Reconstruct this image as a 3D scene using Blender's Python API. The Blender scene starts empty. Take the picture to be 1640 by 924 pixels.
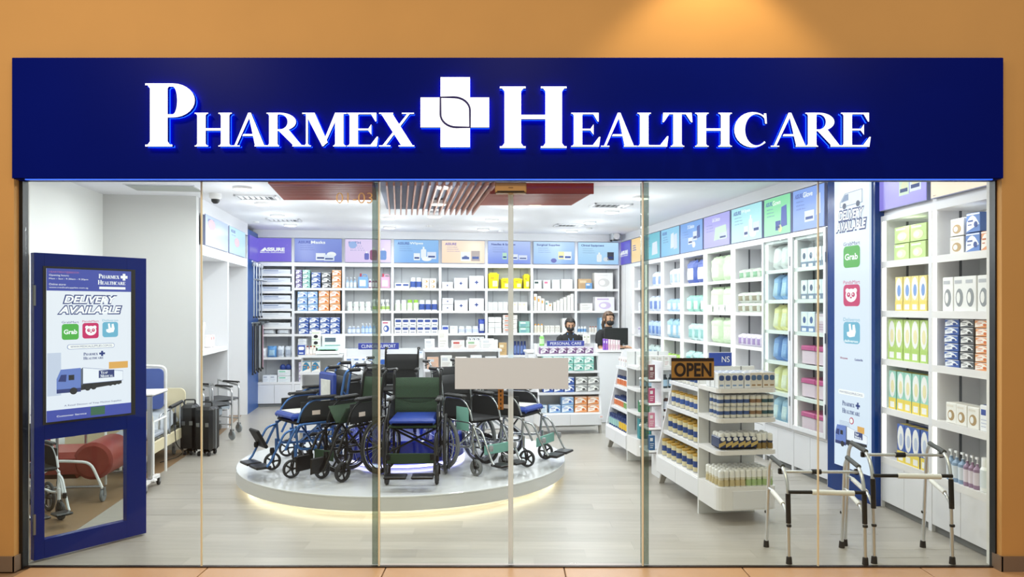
import bpy, bmesh, math, random
from mathutils import Vector, Matrix
PI = math.pi
SC = bpy.context.scene
COL = SC.collection
R_ = random.Random(7)

# ---------------------------------------------------------------- camera
cam_d = bpy.data.cameras.new('camera'); cam = bpy.data.objects.new('camera', cam_d); COL.objects.link(cam)
cam.location = (0, 0, 1.75); cam.rotation_euler = (PI/2, 0, 0)
cam_d.sensor_width = 36; cam_d.lens = 36*1200/1640; cam_d.shift_y = 31/1640; cam_d.clip_end = 200
SC.camera = cam
FP, CX, HY, CZ = 1200.0, 820.0, 493.0, 1.75
TH = math.atan(0.15)

# ---------------------------------------------------------------- world, exposure
w = bpy.data.worlds.new('mall'); SC.world = w; w.use_nodes = True
w.node_tree.nodes['Background'].inputs[0].default_value = (1.0, .91, .80, 1)
w.node_tree.nodes['Background'].inputs[1].default_value = 0.45
SC.view_settings.view_transform = 'Standard'; SC.view_settings.look = 'None'
SC.view_settings.gamma = 1; SC.view_settings.use_curve_mapping = False
SC.view_settings.exposure = 0.12

# ---------------------------------------------------------------- lamps of the place, with added ceiling fill
def lamp(name, typ, loc, power, col, size=.2, rot=(0, 0, 0), spot=None, blend=.5, size_y=None):
    d = bpy.data.lights.new(name, typ); d.energy = power*(.50 if name[:4] != 'mall' else .36); d.color = col
    if typ == 'AREA':
        d.shape = 'RECTANGLE' if size_y else 'DISK'; d.size = size
        if size_y: d.size_y = size_y
    elif typ == 'SPOT':
        d.spot_size = spot; d.spot_blend = blend; d.shadow_soft_size = size
    else: d.shadow_soft_size = size
    o = bpy.data.objects.new(name, d); COL.objects.link(o); o.location = loc; o.rotation_euler = rot
    return o
def at(px, py, Y): return Vector(((px-CX)/FP*Y, Y, CZ-(py-HY)/FP*Y))
def on_ceiling(px, py, z=3.13):
    Y = (z-CZ)*FP/(HY-py); return ((px-CX)/FP*Y, Y)
# mall side: warm downlights of the corridor, one close to the wall over the sign
lamp('mall_spot', 'SPOT', (1.32, 4.42, 4.45), 175, (1, .76, .42), .06, (math.radians(9), 0, 0), math.radians(88), .45)
lamp('mall_downlight', 'AREA', (-3.2, 2.0, 4.6), 190, (1, .82, .60), .6, (math.radians(30), 0, 0))
lamp('mall_downlight', 'AREA', (0.0, 1.6, 4.6), 120, (1, .82, .60), .6, (math.radians(30), 0, 0))
lamp('mall_downlight', 'AREA', (3.2, 2.4, 4.6), 60, (1, .82, .60), .6, (math.radians(30), 0, 0))
DOWN = [(388,299.5),(420.6,324.7),(444.5,344),(464.8,359),(537.5,313),(556,320),(622,348),(624,363),(710.6,297),(702,318),(695.6,339),
        (787.8,351),(774,366),(832,328),(856.6,320),(944.4,355),(916,369),(980,338),(1026.8,315)]
for dx, dy in DOWN:
    X, Y = on_ceiling(dx, dy)
    lamp('shop_downlight', 'AREA', (X, Y, 3.0), 19, (.97, .975, 1), .22); lamp('shop_downlight_side', 'POINT', (X, Y, 2.72), 12, (.95, .96, 1), .14)  # the point lamp below each downlight is added to brighten the ceiling
for X, Y, p_ in ((-2.3,6.0,34),(-.8,6.0,34),(.8,6.0,34),(2.3,6.0,34),(-2.2,7.4,30),(0,7.3,30),(1.4,7.3,30),(2.4,7.6,26),(-3.6,7.0,30),(1.7,8.8,26),(1.3,10.3,26),(-4.0,8.2,14),(1.2,12.2,20)):
    lamp('shop_downlight', 'AREA', (X, Y, 3.04), p_*.85, (.97, .975, 1), .3)

# ---------------------------------------------------------------- materials
def lin(c):
    if isinstance(c, str):
        c = [int(c[i:i+2], 16)/255 for i in (0, 2, 4)]
    return tuple((x/12.92 if x <= .04045 else ((x+.055)/1.055)**2.4) for x in c)
_M = {}
def mat(col, rough=.5, metal=0, emit=0, noise=0, scale=8, bump=0, spec=.5, stretch=None):
    key = (col, rough, metal, emit, noise, scale, bump, spec, stretch)
    if key in _M: return _M[key]
    m = bpy.data.materials.new('m_'+str(col)); m.use_nodes = True
    nt = m.node_tree; b = nt.nodes['Principled BSDF']; c = lin(col)
    b.inputs['Base Color'].default_value = (*c, 1); b.inputs['Roughness'].default_value = rough
    b.inputs['Metallic'].default_value = metal; b.inputs['Specular IOR Level'].default_value = spec
    if emit:
        b.inputs['Emission Color'].default_value = (*c, 1); b.inputs['Emission Strength'].default_value = emit
        b.inputs['Base Color'].default_value = (.02, .02, .02, 1)
    if noise or bump:
        tc = nt.nodes.new('ShaderNodeTexCoord'); mp = nt.nodes.new('ShaderNodeMapping'); n = nt.nodes.new('ShaderNodeTexNoise')
        nt.links.new(tc.outputs['Object'], mp.inputs[0]); nt.links.new(mp.outputs[0], n.inputs[0])
        if stretch: mp.inputs['Scale'].default_value = stretch
        n.inputs['Scale'].default_value = scale; n.inputs['Detail'].default_value = 4
        if noise:
            mx = nt.nodes.new('ShaderNodeMix'); mx.data_type = 'RGBA'
            mx.inputs[6].default_value = (*[x*(1-noise) for x in c], 1); mx.inputs[7].default_value = (*[min(1, x*(1+noise)) for x in c], 1)
            nt.links.new(n.outputs[0], mx.inputs[0]); nt.links.new(mx.outputs[2], b.inputs['Base Color'])
        if bump:
            bp = nt.nodes.new('ShaderNodeBump'); bp.inputs['Strength'].default_value = bump; bp.inputs['Distance'].default_value = .01
            nt.links.new(n.outputs[0], bp.inputs['Height']); nt.links.new(bp.outputs[0], b.inputs['Normal'])
    _M[key] = m; return m
def glassy(name, col, opac, rough=.02, refl=.08):
    m = bpy.data.materials.new(name); m.use_nodes = True; nt = m.node_tree; nt.nodes.clear()
    o = nt.nodes.new('ShaderNodeOutputMaterial'); t = nt.nodes.new('ShaderNodeBsdfTransparent'); g = nt.nodes.new('ShaderNodeBsdfGlossy')
    d = nt.nodes.new('ShaderNodeBsdfDiffuse'); m1 = nt.nodes.new('ShaderNodeMixShader'); m2 = nt.nodes.new('ShaderNodeMixShader')
    mu = nt.nodes.new('ShaderNodeMath'); mu.operation = 'MULTIPLY'; mu.inputs[1].default_value = refl/.04
    c = lin(col); t.inputs[0].default_value = (*c, 1); d.inputs[0].default_value = (*c, 1); g.inputs['Roughness'].default_value = rough
    mu.inputs[0].default_value = .04
    m1.inputs[0].default_value = opac; nt.links.new(t.outputs[0], m1.inputs[1]); nt.links.new(d.outputs[0], m1.inputs[2])
    nt.links.new(mu.outputs[0], m2.inputs[0]); nt.links.new(m1.outputs[0], m2.inputs[1]); nt.links.new(g.outputs[0], m2.inputs[2])
    nt.links.new(m2.outputs[0], o.inputs[0]); return m
def screen_mat(c1, c2, emit=1.0):
    """backlit picture: two colours running into each other"""
    m = bpy.data.materials.new('screen_picture'); m.use_nodes = True; nt = m.node_tree; b = nt.nodes['Principled BSDF']
    tc = nt.nodes.new('ShaderNodeTexCoord'); g = nt.nodes.new('ShaderNodeSeparateXYZ'); mx = nt.nodes.new('ShaderNodeMix'); mx.data_type = 'RGBA'
    nt.links.new(tc.outputs['Generated'], g.inputs[0]); nt.links.new(g.outputs['Z'], mx.inputs[0])
    mx.inputs[6].default_value = (*lin(c2), 1); mx.inputs[7].default_value = (*lin(c1), 1)
    nt.links.new(mx.outputs[2], b.inputs['Emission Color']); b.inputs['Emission Strength'].default_value = emit
    b.inputs['Base Color'].default_value = (.01, .01, .01, 1); b.inputs['Roughness'].default_value = .3
    return m
WHITE = mat('eceaea', .45); WPANEL = mat('e6e6ea', .4); WALLW = mat('e8e8e6', .7, bump=.03, scale=60); CEIL = mat('ebebf0', .8)
GREYW = mat('dadad8', .75, bump=.03, scale=60); BACKP = mat('d5d8dc', .5)
CHROME = mat('dfe1e4', .28, .9); ALU = mat('b9bcc0', .3, 1); STEEL = mat('8f9296', .3, 1)
BLACK = mat('0d0d0f', .45); RUBBER = mat('1b1b1d', .7); GREYR = mat('75787a', .7); PLASTIC = mat('161618', .3)
LEDW = mat('fff6e6', .5, emit=4.0); LEDC = mat('fffaf2', .5, emit=2.6); LEDWARM = mat('ffdf9c', .5, emit=3.5)
NAVYG = mat('0a2d86', .18, noise=.05, scale=3); SIGNB = mat('02106e', .35, noise=.15, scale=1.2, spec=.04)
GLASS = glassy('clear_glass', 'f9fdfb', .0, .01, .016); GLASSG = glassy('green_glass_edge', 'c6cfca', .08, .05, .05)
ACRYL = glassy('acrylic', 'f4f8ff', .10, .1, .05); FILM = glassy('plastic_film', 'e8f0fa', .25, .2, .2)
NAVY = mat('1b3a86', .5); LBLUE = mat('8fb4dc', .5); INK = mat('26407f', .5); PAPER = mat('f2f2f0', .6)

# ---------------------------------------------------------------- mesh building
class MB:
    def __init__(s): s.v = []; s.f = []; s.m = []; s.s = []; s.mats = []; s.T = None
    def mi(s, m):
        if m not in s.mats: s.mats.append(m)
        return s.mats.index(m)
    def add(s, vs, fs, m, smooth=False):
        b = len(s.v); i = s.mi(m)
        if s.T is not None: vs = [s.T @ Vector(p) for p in vs]
        s.v.extend(tuple(p) for p in vs)
        for f in fs: s.f.append([b+k for k in f]); s.m.append(i); s.s.append(smooth)
        return s
    def box(s, x0, x1, y0, y1, z0, z1, m, b=0, rot=None):
        if x0 > x1: x0, x1 = x1, x0
        if y0 > y1: y0, y1 = y1, y0
        if z0 > z1: z0, z1 = z1, z0
        if not b:
            vs = [(x, y, z) for z in (z0, z1) for y in (y0, y1) for x in (x0, x1)]
            fs = [(0,2,3,1),(4,5,7,6),(0,1,5,4),(2,6,7,3),(0,4,6,2),(1,3,7,5)]
        else:
            vs = []; idx = {}
            X, Y, Z = (x0, x1), (y0, y1), (z0, z1)
            for i in (0, 1):
                for j in (0, 1):
                    for k in (0, 1):
                        sx, sy, sz = (1-2*i)*b, (1-2*j)*b, (1-2*k)*b
                        for a, p in enumerate(((X[i], Y[j]+sy, Z[k]+sz), (X[i]+sx, Y[j], Z[k]+sz), (X[i]+sx, Y[j]+sy, Z[k]))):
                            idx[i,j,k,a] = len(vs); vs.append(p)
            fs = []
            for i in (0, 1):
                q = [idx[i,0,0,0], idx[i,1,0,0], idx[i,1,1,0], idx[i,0,1,0]]; fs.append(q if i else q[::-1])
                q = [idx[0,i,0,1], idx[1,i,0,1], idx[1,i,1,1], idx[0,i,1,1]]; fs.append(q[::-1] if i else q)
                q = [idx[0,0,i,2], idx[1,0,i,2], idx[1,1,i,2], idx[0,1,i,2]]; fs.append(q if i else q[::-1])
            for i in (0, 1):
                for j in (0, 1):
                    e = (i+j) % 2
                    for (p, a1, a2) in (((i, j, 0), 0, 1), ((0, i, j), 1, 2), ((i, 0, j), 0, 2)):
                        if p == (i, j, 0): A, B = (i,j,0), (i,j,1)
                        elif a1 == 1: A, B = (0,i,j), (1,i,j)
                        else: A, B = (i,0,j), (i,1,j)
                        fs.append([idx[(*A, a1)], idx[(*A, a2)], idx[(*B, a2)], idx[(*B, a1)]])
                    for k in (0, 1): fs.append([idx[i,j,k,0], idx[i,j,k,1], idx[i,j,k,2]])
        if rot is not None: vs = [rot @ Vector(p) for p in vs]
        return s.add(vs, fs, m)
    def quad(s, a, b, c, d, m): return s.add([a, b, c, d], [(0, 1, 2, 3)], m)
    def lathe(s, prof, seg, m, c=(0, 0, 0), axis='z', smooth=True, mats=None, sx=1, sy=1, caps=True):
        """prof: list of (r, z); mats: optional material per segment"""
        vs = []
        for r, z in prof:
            for k in range(seg):
                a = 2*PI*k/seg; x, y = r*math.cos(a)*sx, r*math.sin(a)*sy
                p = (x, y, z) if axis == 'z' else ((z, x, y) if axis == 'x' else (x, z, y))
                vs.append((p[0]+c[0], p[1]+c[1], p[2]+c[2]))
        n = len(prof)
        for i in range(n-1):
            mm = mats[i] if mats else m
            b0 = i*seg
            s_v = vs[b0:b0+2*seg]
            s.add(s_v, [(k, (k+1) % seg, seg+(k+1) % seg, seg+k) for k in range(seg)], mm, smooth)
        if caps and prof[0][0] > 1e-6: s.add(vs[:seg], [list(range(seg))[::-1]], mats[0] if mats else m)
        if caps and prof[-1][0] > 1e-6: s.add(vs[-seg:], [list(range(seg))], mats[-1] if mats else m)
        return s
    def tube(s, pts, r, m, seg=8, closed=False, caps=True):
        pts = [Vector(p) for p in pts]; n = len(pts); rr = r if isinstance(r, (list, tuple)) else [r]*n
        vs = []; up = None
        for i in range(n):
            if closed: d = pts[(i+1) % n]-pts[i-1]
            else: d = (pts[min(i+1, n-1)]-pts[max(i-1, 0)])
            d = d.normalized() if d.length > 1e-9 else Vector((0, 0, 1))
            if up is None: up = Vector((0, 0, 1)) if abs(d.z) < .9 else Vector((1, 0, 0))
            a = d.cross(up).normalized(); up = a.cross(d).normalized()
            for k in range(seg):
                t = 2*PI*k/seg; vs.append(pts[i]+(a*math.cos(t)+up*math.sin(t))*rr[i])
        fs = []
        for i in range(n if closed else n-1):
            j = (i+1) % n
            fs += [(i*seg+k, i*seg+(k+1) % seg, j*seg+(k+1) % seg, j*seg+k) for k in range(seg)]
        s.add(vs, fs, m, True)
        if caps and not closed:
            s.add(vs[:seg], [list(range(seg))[::-1]], m); s.add(vs[-seg:], [list(range(seg))], m)
        return s
    def ring(s, c, R, r, m, axis='x', seg=28, ts=6):
        pts = []
        for k in range(seg):
            a = 2*PI*k/seg; u, v = R*math.cos(a), R*math.sin(a)
            p = {'x': (0, u, v), 'y': (u, 0, v), 'z': (u, v, 0)}[axis]; pts.append(Vector(p)+Vector(c))
        return s.tube(pts, r, m, ts, closed=True)
    def prism(s, poly, y0, y1, m, mside=None):
        """poly in x,z ; extruded in y"""
        n = len(poly)
        if sum(poly[i][0]*poly[(i+1) % n][1]-poly[(i+1) % n][0]*poly[i][1] for i in range(n)) < 0: poly = poly[::-1]
        A = [(x, y0, z) for x, z in poly]; B = [(x, y1, z) for x, z in poly]
        s.add(A, [list(range(n))], m); s.add(B, [list(range(n))[::-1]], mside or m)
        s.add(A+B, [(i, n+i, n+(i+1) % n, (i+1) % n) for i in range(n)], mside or m)
        return s
    def hprism(s, poly, z0, z1, m, mside=None):
        n = len(poly)
        if sum(poly[i][0]*poly[(i+1) % n][1]-poly[(i+1) % n][0]*poly[i][1] for i in range(n)) < 0: poly = poly[::-1]
        A = [(x, y, z0) for x, y in poly]; B = [(x, y, z1) for x, y in poly]
        s.add(A, [list(range(n))[::-1]], m); s.add(B, [list(range(n))], m)
        s.add(A+B, [(i, (i+1) % n, n+(i+1) % n, n+i) for i in range(n)], mside or m)
        return s
    def mesh(s, name='mesh'):
        me = bpy.data.meshes.new(name); me.from_pydata(s.v, [], s.f)
        for m in s.mats: me.materials.append(m)
        me.polygons.foreach_set('material_index', s.m); me.polygons.foreach_set('use_smooth', s.s); me.update()
        return me
def link(name, data, parent=None, loc=(0, 0, 0), rz=0, rot=None):
    if isinstance(data, MB): data = data.mesh(name)
    o = bpy.data.objects.new(name, data); COL.objects.link(o); o.location = loc; o.rotation_euler = rot or (0, 0, rz)
    if parent: o.parent = parent
    return o
LABELS = []
def tag(o, label, cat, group=None):
    n = len(label.split())
    if n > 16 or n < 4: print('LABEL LENGTH', n, label)
    o['label'] = label; o['category'] = cat
    if group: o['group'] = group
    LABELS.append(label); return o
def thing(name, label, cat, loc=(0, 0, 0), rz=0, group=None):
    return tag(link(name, None, None, loc, rz), label, cat, group)
def struct(name, data, loc=(0, 0, 0), rz=0, parent=None):
    o = link(name, data, parent, loc, rz)
    if not parent: o['kind'] = 'structure'
    return o
def copy_tree(o, parent=None):
    c = o.copy(); COL.objects.link(c); c.parent = parent
    for ch in list(o.children): copy_tree(ch, c)
    return c
def fillet(pts, r, n=4):
    pts = [Vector(p) for p in pts]; out = [pts[0]]
    for i in range(1, len(pts)-1):
        a, b, c = pts[i-1], pts[i], pts[i+1]; u, v = (a-b), (c-b); q = min(r, u.length*.48, v.length*.48)
        p0, p1 = b+u.normalized()*q, b+v.normalized()*q
        for k in range(n+1):
            t = k/n; out.append(p0*(1-t)**2+b*2*t*(1-t)+p1*t*t)
    return out+[pts[-1]]
def circ(cx, cy, r, n=20, a0=0, a1=2*PI, ry=None):
    full = abs(a1-a0-2*PI) < 1e-6
    return [(cx+r*math.cos(a0+(a1-a0)*k/(n if full else n-1)), cy+(ry or r)*math.sin(a0+(a1-a0)*k/(n if full else n-1))) for k in range(n)]
def rrect(x0, x1, z0, z1, r, n=4):
    p = []
    for cx, cz, a in ((x1-r, z1-r, 0), (x0+r, z1-r, PI/2), (x0+r, z0+r, PI), (x1-r, z0+r, 3*PI/2)):
        p += [(cx+r*math.cos(a+PI/2*k/n), cz+r*math.sin(a+PI/2*k/n)) for k in range(n+1)]
    return p
_T = {}
def text_mesh(body, wdt, hgt, m, shear=0, bold=0, depth=0, align='c'):
    """flat lettering fitted into wdt x hgt, facing -y, centred on the origin (or left aligned)"""
    key = (body, round(wdt, 4), round(hgt, 4), m.name, shear, bold, depth, align)
    if key in _T: return _T[key]
    cu = bpy.data.curves.new('text', 'FONT'); cu.body = body; cu.shear = shear; cu.offset = bold; cu.resolution_u = 3 if hgt < .05 else 6; cu.extrude = 0
    o = bpy.data.objects.new('text', cu); me = bpy.data.meshes.new_from_object(o)
    bpy.data.objects.remove(o); bpy.data.curves.remove(cu)
    if len(me.vertices):
        xs = [v.co.x for v in me.vertices]; ys = [v.co.y for v in me.vertices]; x0, x1, y0, y1 = min(xs), max(xs), min(ys), max(ys)
        sx = wdt/max(x1-x0, 1e-6); sy = hgt/max(y1-y0, 1e-6)
        for v in me.vertices:
            x = (v.co.x-x0)*sx-(wdt/2 if align == 'c' else 0); z = (v.co.y-y0)*sy-hgt/2
            v.co = (x, 0, z)
    me.materials.clear(); me.materials.append(m); _T[key] = me
    return me
def text(body, parent, x, y, z, wdt, hgt, m, name='lettering', **k):
    return link(name, text_mesh(body, wdt, hgt, m, **k), parent, (x, y, z))

class Fr:
    """a wall face: local x runs left to right as seen from the shop, y into the wall, z up"""
    def __init__(s, ox, oy, ang): s.o = (ox, oy); s.a = ang; s.c, s.s = math.cos(ang), math.sin(ang)
    def w(s, x, y=0, z=0): return (s.o[0]+x*s.c-y*s.s, s.o[1]+x*s.s+y*s.c, z)
    def X(s, px, y=0):
        r = (px-CX)/FP; ox, oy, _ = s.w(0, y); return (r*oy-ox)/(s.c-r*s.s)
    def Z(s, px, py, y=0):
        return CZ-(py-HY)/FP*s.w(s.X(px, y), y)[1]
BW = Fr(-4.51, 13.2, TH)
RA = Fr(2.052, 14.40, TH-PI/2)
RB = Fr(3.257, 6.62, -math.radians(87.8))
LW = Fr(-3.91, 9.42, TH+PI/2)
ORD = ['leftmost', 'second', 'third', 'fourth', 'fifth', 'sixth', 'seventh', 'eighth', 'ninth', 'tenth', 'eleventh', 'twelfth']

# ================================================================ THE SETTING
ORANGE = mat('ca9957', .75, noise=.06, scale=2.5, bump=.02); TILE = mat('bd9166', .35, noise=.08, scale=3)
GY = 5.06
m = MB(); 
m.box(-6.5, -3.31, 4.98, 5.055, 0, 4.9, ORANGE); m.box(3.255, 6.5, 4.98, 5.055, 0, 4.9, ORANGE); m.box(-3.31, 3.255, 4.98, 5.055, 2.62, 4.9, ORANGE)
m.box(-6.5, -3.31, 5.055, 5.14, 0, 4.9, WALLW); m.box(3.255, 6.5, 5.055, 5.14, 0, 4.9, WALLW); m.box(-3.31, 3.255, 5.055, 5.14, 2.64, 4.9, WALLW)
struct('wall_front', m)
m = MB(); SK = mat('7d6a58', .5, noise=.08, scale=6)
m.box(-6.5, -3.30, 4.965, 4.98, 0, .10, SK); m.box(-3.31, -3.296, 4.965, 5.06, 0, .10, SK); struct('baseboard_left', m)
m = MB(); m.box(3.245, 6.5, 4.965, 4.98, 0, .10, SK); m.box(3.241, 3.255, 4.965, 5.06, 0, .10, SK); struct('baseboard_right', m)
# corridor floor of big tan tiles: base plus single tiles
fl = struct('floor', MB().box(-7, 7, -2, 5.06, -.08, -.012, mat('8a6a4a', .7)))
tm = MB().box(.004, 1.196, .004, .596, -.012, 0, TILE, .002).mesh('tile')
for i in range(-3, 3):
    for j in range(3): link('tile', tm, fl, (i*1.2+.35, 5.055-.6*(j+1), 0))
# shop floor: base and single pale vinyl planks near the glass, the far part by material
base = mat('a8a299', .32, noise=.16, scale=5, stretch=(.35, 3.5, 1)); fin = struct('floor', MB().hprism([(-5.2, 5.06), (3.6, 5.06), (3.6, 15), (-5.4, 15)], -.08, -.0012, base))
PL = [mat(c, .32, noise=.17, scale=4, stretch=(.5, 5, 1)) for c in ('a8a299', 'ada79e', 'a39d94', 'b1aba2')]
pm = [MB().box(.0003, 1.1997, .0003, .1797, -.01, 0, q).mesh('plank') for q in PL]
y = 5.07; k = 0
while y < 8.4:
    off = (k*.37) % 1.2; x = -3.45+off-1.2
    while x < 3.3:
        if x >= -3.62 and x+1.2 < 3.42: link('plank', pm[R_.randrange(4)], fin, (x, y, 0))
        x += 1.2
    y += .18; k += 1
BR = mat('8d7153', .4, noise=.18, scale=5, stretch=(.5, 5, 1))
struct('floor', MB().hprism([(-3.315, 5.08), (-3.93, 9.36), (-5.05, 9.15), (-4.45, 5.08)], -.001, .003, BR))
struct('floor', MB().hprism([(-4.02, 10.3), (-4.40, 12.2), (-4.6, 12.2), (-4.6, 9.5), (-3.95, 9.5)], -.001, .003, BR))
# ceiling
ce = struct('ceiling', MB().hprism([(-5.4, 5.15), (3.9, 5.15), (3.9, 15), (-5.4, 15)], 3.13, 3.25, CEIL))
# walls
def wallF(name, F, x0, x1, y0, y1, z0, z1, m_): return struct(name, MB().box(x0, x1, y0, y1, z0, z1, m_), F.w(0), F.a)
wallF('wall_back', BW, -.9, 7.2, .37, .5, 0, 3.13, WALLW)
wallF('trim_1', BW, -.05, 6.75, 0, .37, 2.995, 3.13, WPANEL)
wallF('trim_12', BW, -.05, 6.75, .032, .37, 2.556, 2.995, WPANEL)
wallF('trim_13', RA, .15, 7.13, .032, .42, 2.556, 3.0, WPANEL)
wallF('trim_14', RB, -.02, 1.50, .032, .42, 2.556, 3.0, WPANEL)
wallF('wall_right', RA, -.1, 7.1, .42, .55, 0, 3.13, WALLW)
wallF('trim_2', RA, .15, 7.13, 0, .42, 3.0, 3.13, WPANEL)
wallF('wall_right', RB, -.3, 1.50, .42, .55, 0, 3.13, WALLW)
wallF('trim_3', RB, -.02, 1.50, 0, .42, 3.0, 3.13, WPANEL)
wallF('wall_left', LW, -.02, 3.9, .50, .62, 0, 3.13, WALLW)
wallF('trim_4', LW, -.02, 2.93, 0, .5, 2.94, 3.13, WPANEL)
NF = Fr(-4.97, 9.10, TH)
wallF('wall_niche_back', NF, -.1, 1.08, 0, .12, 0, 3.13, GREYW)
wallF('wall_niche_left', Fr(-4.97, 9.1, TH-PI/2), -.02, 4.2, -.12, 0, 0, 3.13, mat('efefec', .75, bump=.02, scale=40))
struct('baseboard_niche', MB().box(0, 1.06, -.012, 0, 0, .07, mat('d8d8d4', .6)), NF.w(0), TH)
wallF('wall_far_left', BW, -1.2, -.02, .05, .36, 0, 3.13, WALLW)
# black steel frame round the glass, threshold
FRM = mat('101114', .35)
m = MB(); m.box(-3.31, 3.255, 5.03, 5.09, 2.605, 2.63, FRM); struct('trim_5', m)
m = MB(); m.box(-3.312, -3.285, 5.03, 5.09, 0, 2.61, FRM); struct('trim_6', m)
m = MB(); m.box(3.243, 3.257, 5.03, 5.09, 0, 2.61, FRM); struct('trim_7', m)
struct('trim_8', MB().box(-3.29, 3.25, 5.045, 5.075, -.002, .008, mat('3b2e24', .4, .6)))
# glass front: fixed panes, two sliding leaves
WX = lambda px: (px-CX)/FP*GY
EDG = mat('e6d8b4', .4)
def pane(n, x0, x1, y=GY, lf=0, rt=0):
    p = struct('window_%d' % n, MB().box(x0+.002, x1-.002, y-.005, y+.005, .008, 2.605, GLASS))
    if rt: struct('glass_edge', MB().box(x1-rt/2, x1+rt/2, y-.007, y+.007, .008, 2.605, EDG), parent=p)
    return p
pane(1, WX(41), WX(323), rt=.009); pane(2, WX(323), WX(606)); pane(3, WX(1032), WX(1310), rt=.009); pane(4, WX(1310), WX(1591))
def slide(n, x0, x1, s):
    d = struct('door_%d' % n, MB().box(x0, x1, GY+.035, GY+.045, .012, 2.58, GLASS))
    xe = x1 if s < 0 else x0                                  # meeting stile
    struct('meeting_stile', MB().box(xe-(.017 if s < 0 else 0), xe+(.017 if s > 0 else 0), GY+.028, GY+.052, .012, 2.55, mat('e0f4ff', .4)), parent=d)
    xo = x0 if s < 0 else x1
    struct('glass_fin', MB().box(xo-.025, xo+.025, GY+.02, GY+.06, .012, 2.6, GLASSG), parent=d)
    return d
dl = slide(1, WX(601), WX(817.9), -1); dr = slide(2, WX(818.1), WX(1034), 1)
for n_, x in ((9, WX(607)), (10, WX(1029.5))):
    struct('trim_%d' % n_, MB().box(x-.005, x+.005, GY-.006, GY+.02, .008, 2.605, mat('efe4c8', .4)))
# lock, sensor box, number, panel, OPEN sign on the doors
o = tag(link('door_sensor', MB().box(-.105, .105, -.04, .04, -.035, .035, mat('b98f52', .35, .2), .006), loc=(WX(818), 5.02, 2.55)), 'beige automatic door sensor box above the sliding glass doors', 'sensor')
link('sensor_window', MB().box(-.09, .09, -.003, 0, -.028, -.022, BLACK), o, (0, -.04, 0)); link('nameplate', MB().box(-.015, .015, -.002, 0, -.004, .002, mat('7c5a2c')), o, (0, -.04, 0))
o = tag(link('door_lock', MB().box(-.019, .019, -.012, .012, -.11, .11, mat('b07a3c', .4, .3), .005), loc=(WX(802), 5.07, 1.30-.13)), 'brown lock plate with slots on left sliding door', 'lock')
for k in range(5): link('slot', MB().box(-.004, .004, -.002, 0, -.01, .004, BLACK), o, (0, -.012, .02-.028*k))
PNL = mat('e0efff', .8)
o = tag(link('stand_in_panel', MB().box(-.381, .381, -.004, .004, -.105, .105, PNL), loc=(WX(819.5), 5.035, 1.75-105/FP*5.035)), 'plain pale grey stand-in panel for a blanked-out notice across both sliding glass doors', 'sign')  # made-up blank stand-in where a sign is assumed
gold = mat('e8bc78', .4)
o = thing('unit_number', 'gold unit number lettering on glass left of the doors', 'lettering', (WX(568), 5.05, 1.75+176/FP*5.05)); text('01-03', o, 0, 0, 0, .245, .072, gold, bold=-.01)
o = tag(link('open_sign', MB().box(-.143, .143, -.006, .006, -.075, .075, mat('23160c', .5), .002), loc=(WX(1108), 5.04, 1.75-98/FP*5.04)), 'brown and gold open sign hanging on the glass', 'sign')
link('face', MB().box(-.143, .143, -.002, 0, -.058, .052, mat('9a7636', .45, noise=.1)), o, (0, -.006, 0))
text('OPEN', o, 0, -.010, -.004, .25, .094, mat('1b110a', .5), bold=.03); link('hook', MB().tube([(-.01, 0, .075), (0, 0, .095), (.01, 0, .075)], .002, CHROME, 5), o)

# ================================================================ SHOP SIGN
SY = 4.93
SX = lambda px, y=SY: (px-CX)/FP*y
SZ = lambda py, y=SY: CZ-(py-HY)/FP*y
sg = thing('shop_sign', 'long glossy navy sign box with glowing white shop name', 'sign', (0, SY, 2.60))
link('sign_box', MB().box(SX(18.5), SX(1607.5), 0, .13, .0, SZ(92)-2.60, SIGNB, .004), sg)
link('led_strip', MB().box(SX(40), SX(1590), .0, .012, -.008, -.001, mat('1f62ff', .5, emit=1.2)), sg)
LETW = mat('fffdf8', .5, emit=1.6); LSIDE = mat('16309c', .25)
HALO = mat('0d3cff', .5, emit=6.0)
def serif_stem(P, a, b, y0, y1, l=.075, r=.075, s=.042, bot=1, top=1):
    P.append([(a, y0), (b, y0), (b, y1), (a, y1)])
    for on, q, d in ((bot, y0, 1), (top, y1, -1)):
        if on:
            P.append([(a-l, q), (b+r, q), (b+r, q+d*s*.7), (a-l, q+d*s*.7)])
            P.append([(a-l*.55, q+d*s*.6), (b+r*.55, q+d*s*.6), (b, q+d*s*1.9), (a, q+d*s*1.9)])
def arcband(P, cx, cy, rx, ry, ix, iy, a0, a1, n=14, icx=None):
    icx = cx if icx is None else icx
    for k in range(n):
        p, q = a0+(a1-a0)*k/n, a0+(a1-a0)*(k+1)/n
        P.append([(cx+rx*math.cos(p), cy+ry*math.sin(p)), (cx+rx*math.cos(q), cy+ry*math.sin(q)), (icx+ix*math.cos(q), cy+iy*math.sin(q)), (icx+ix*math.cos(p), cy+iy*math.sin(p))])
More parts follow.
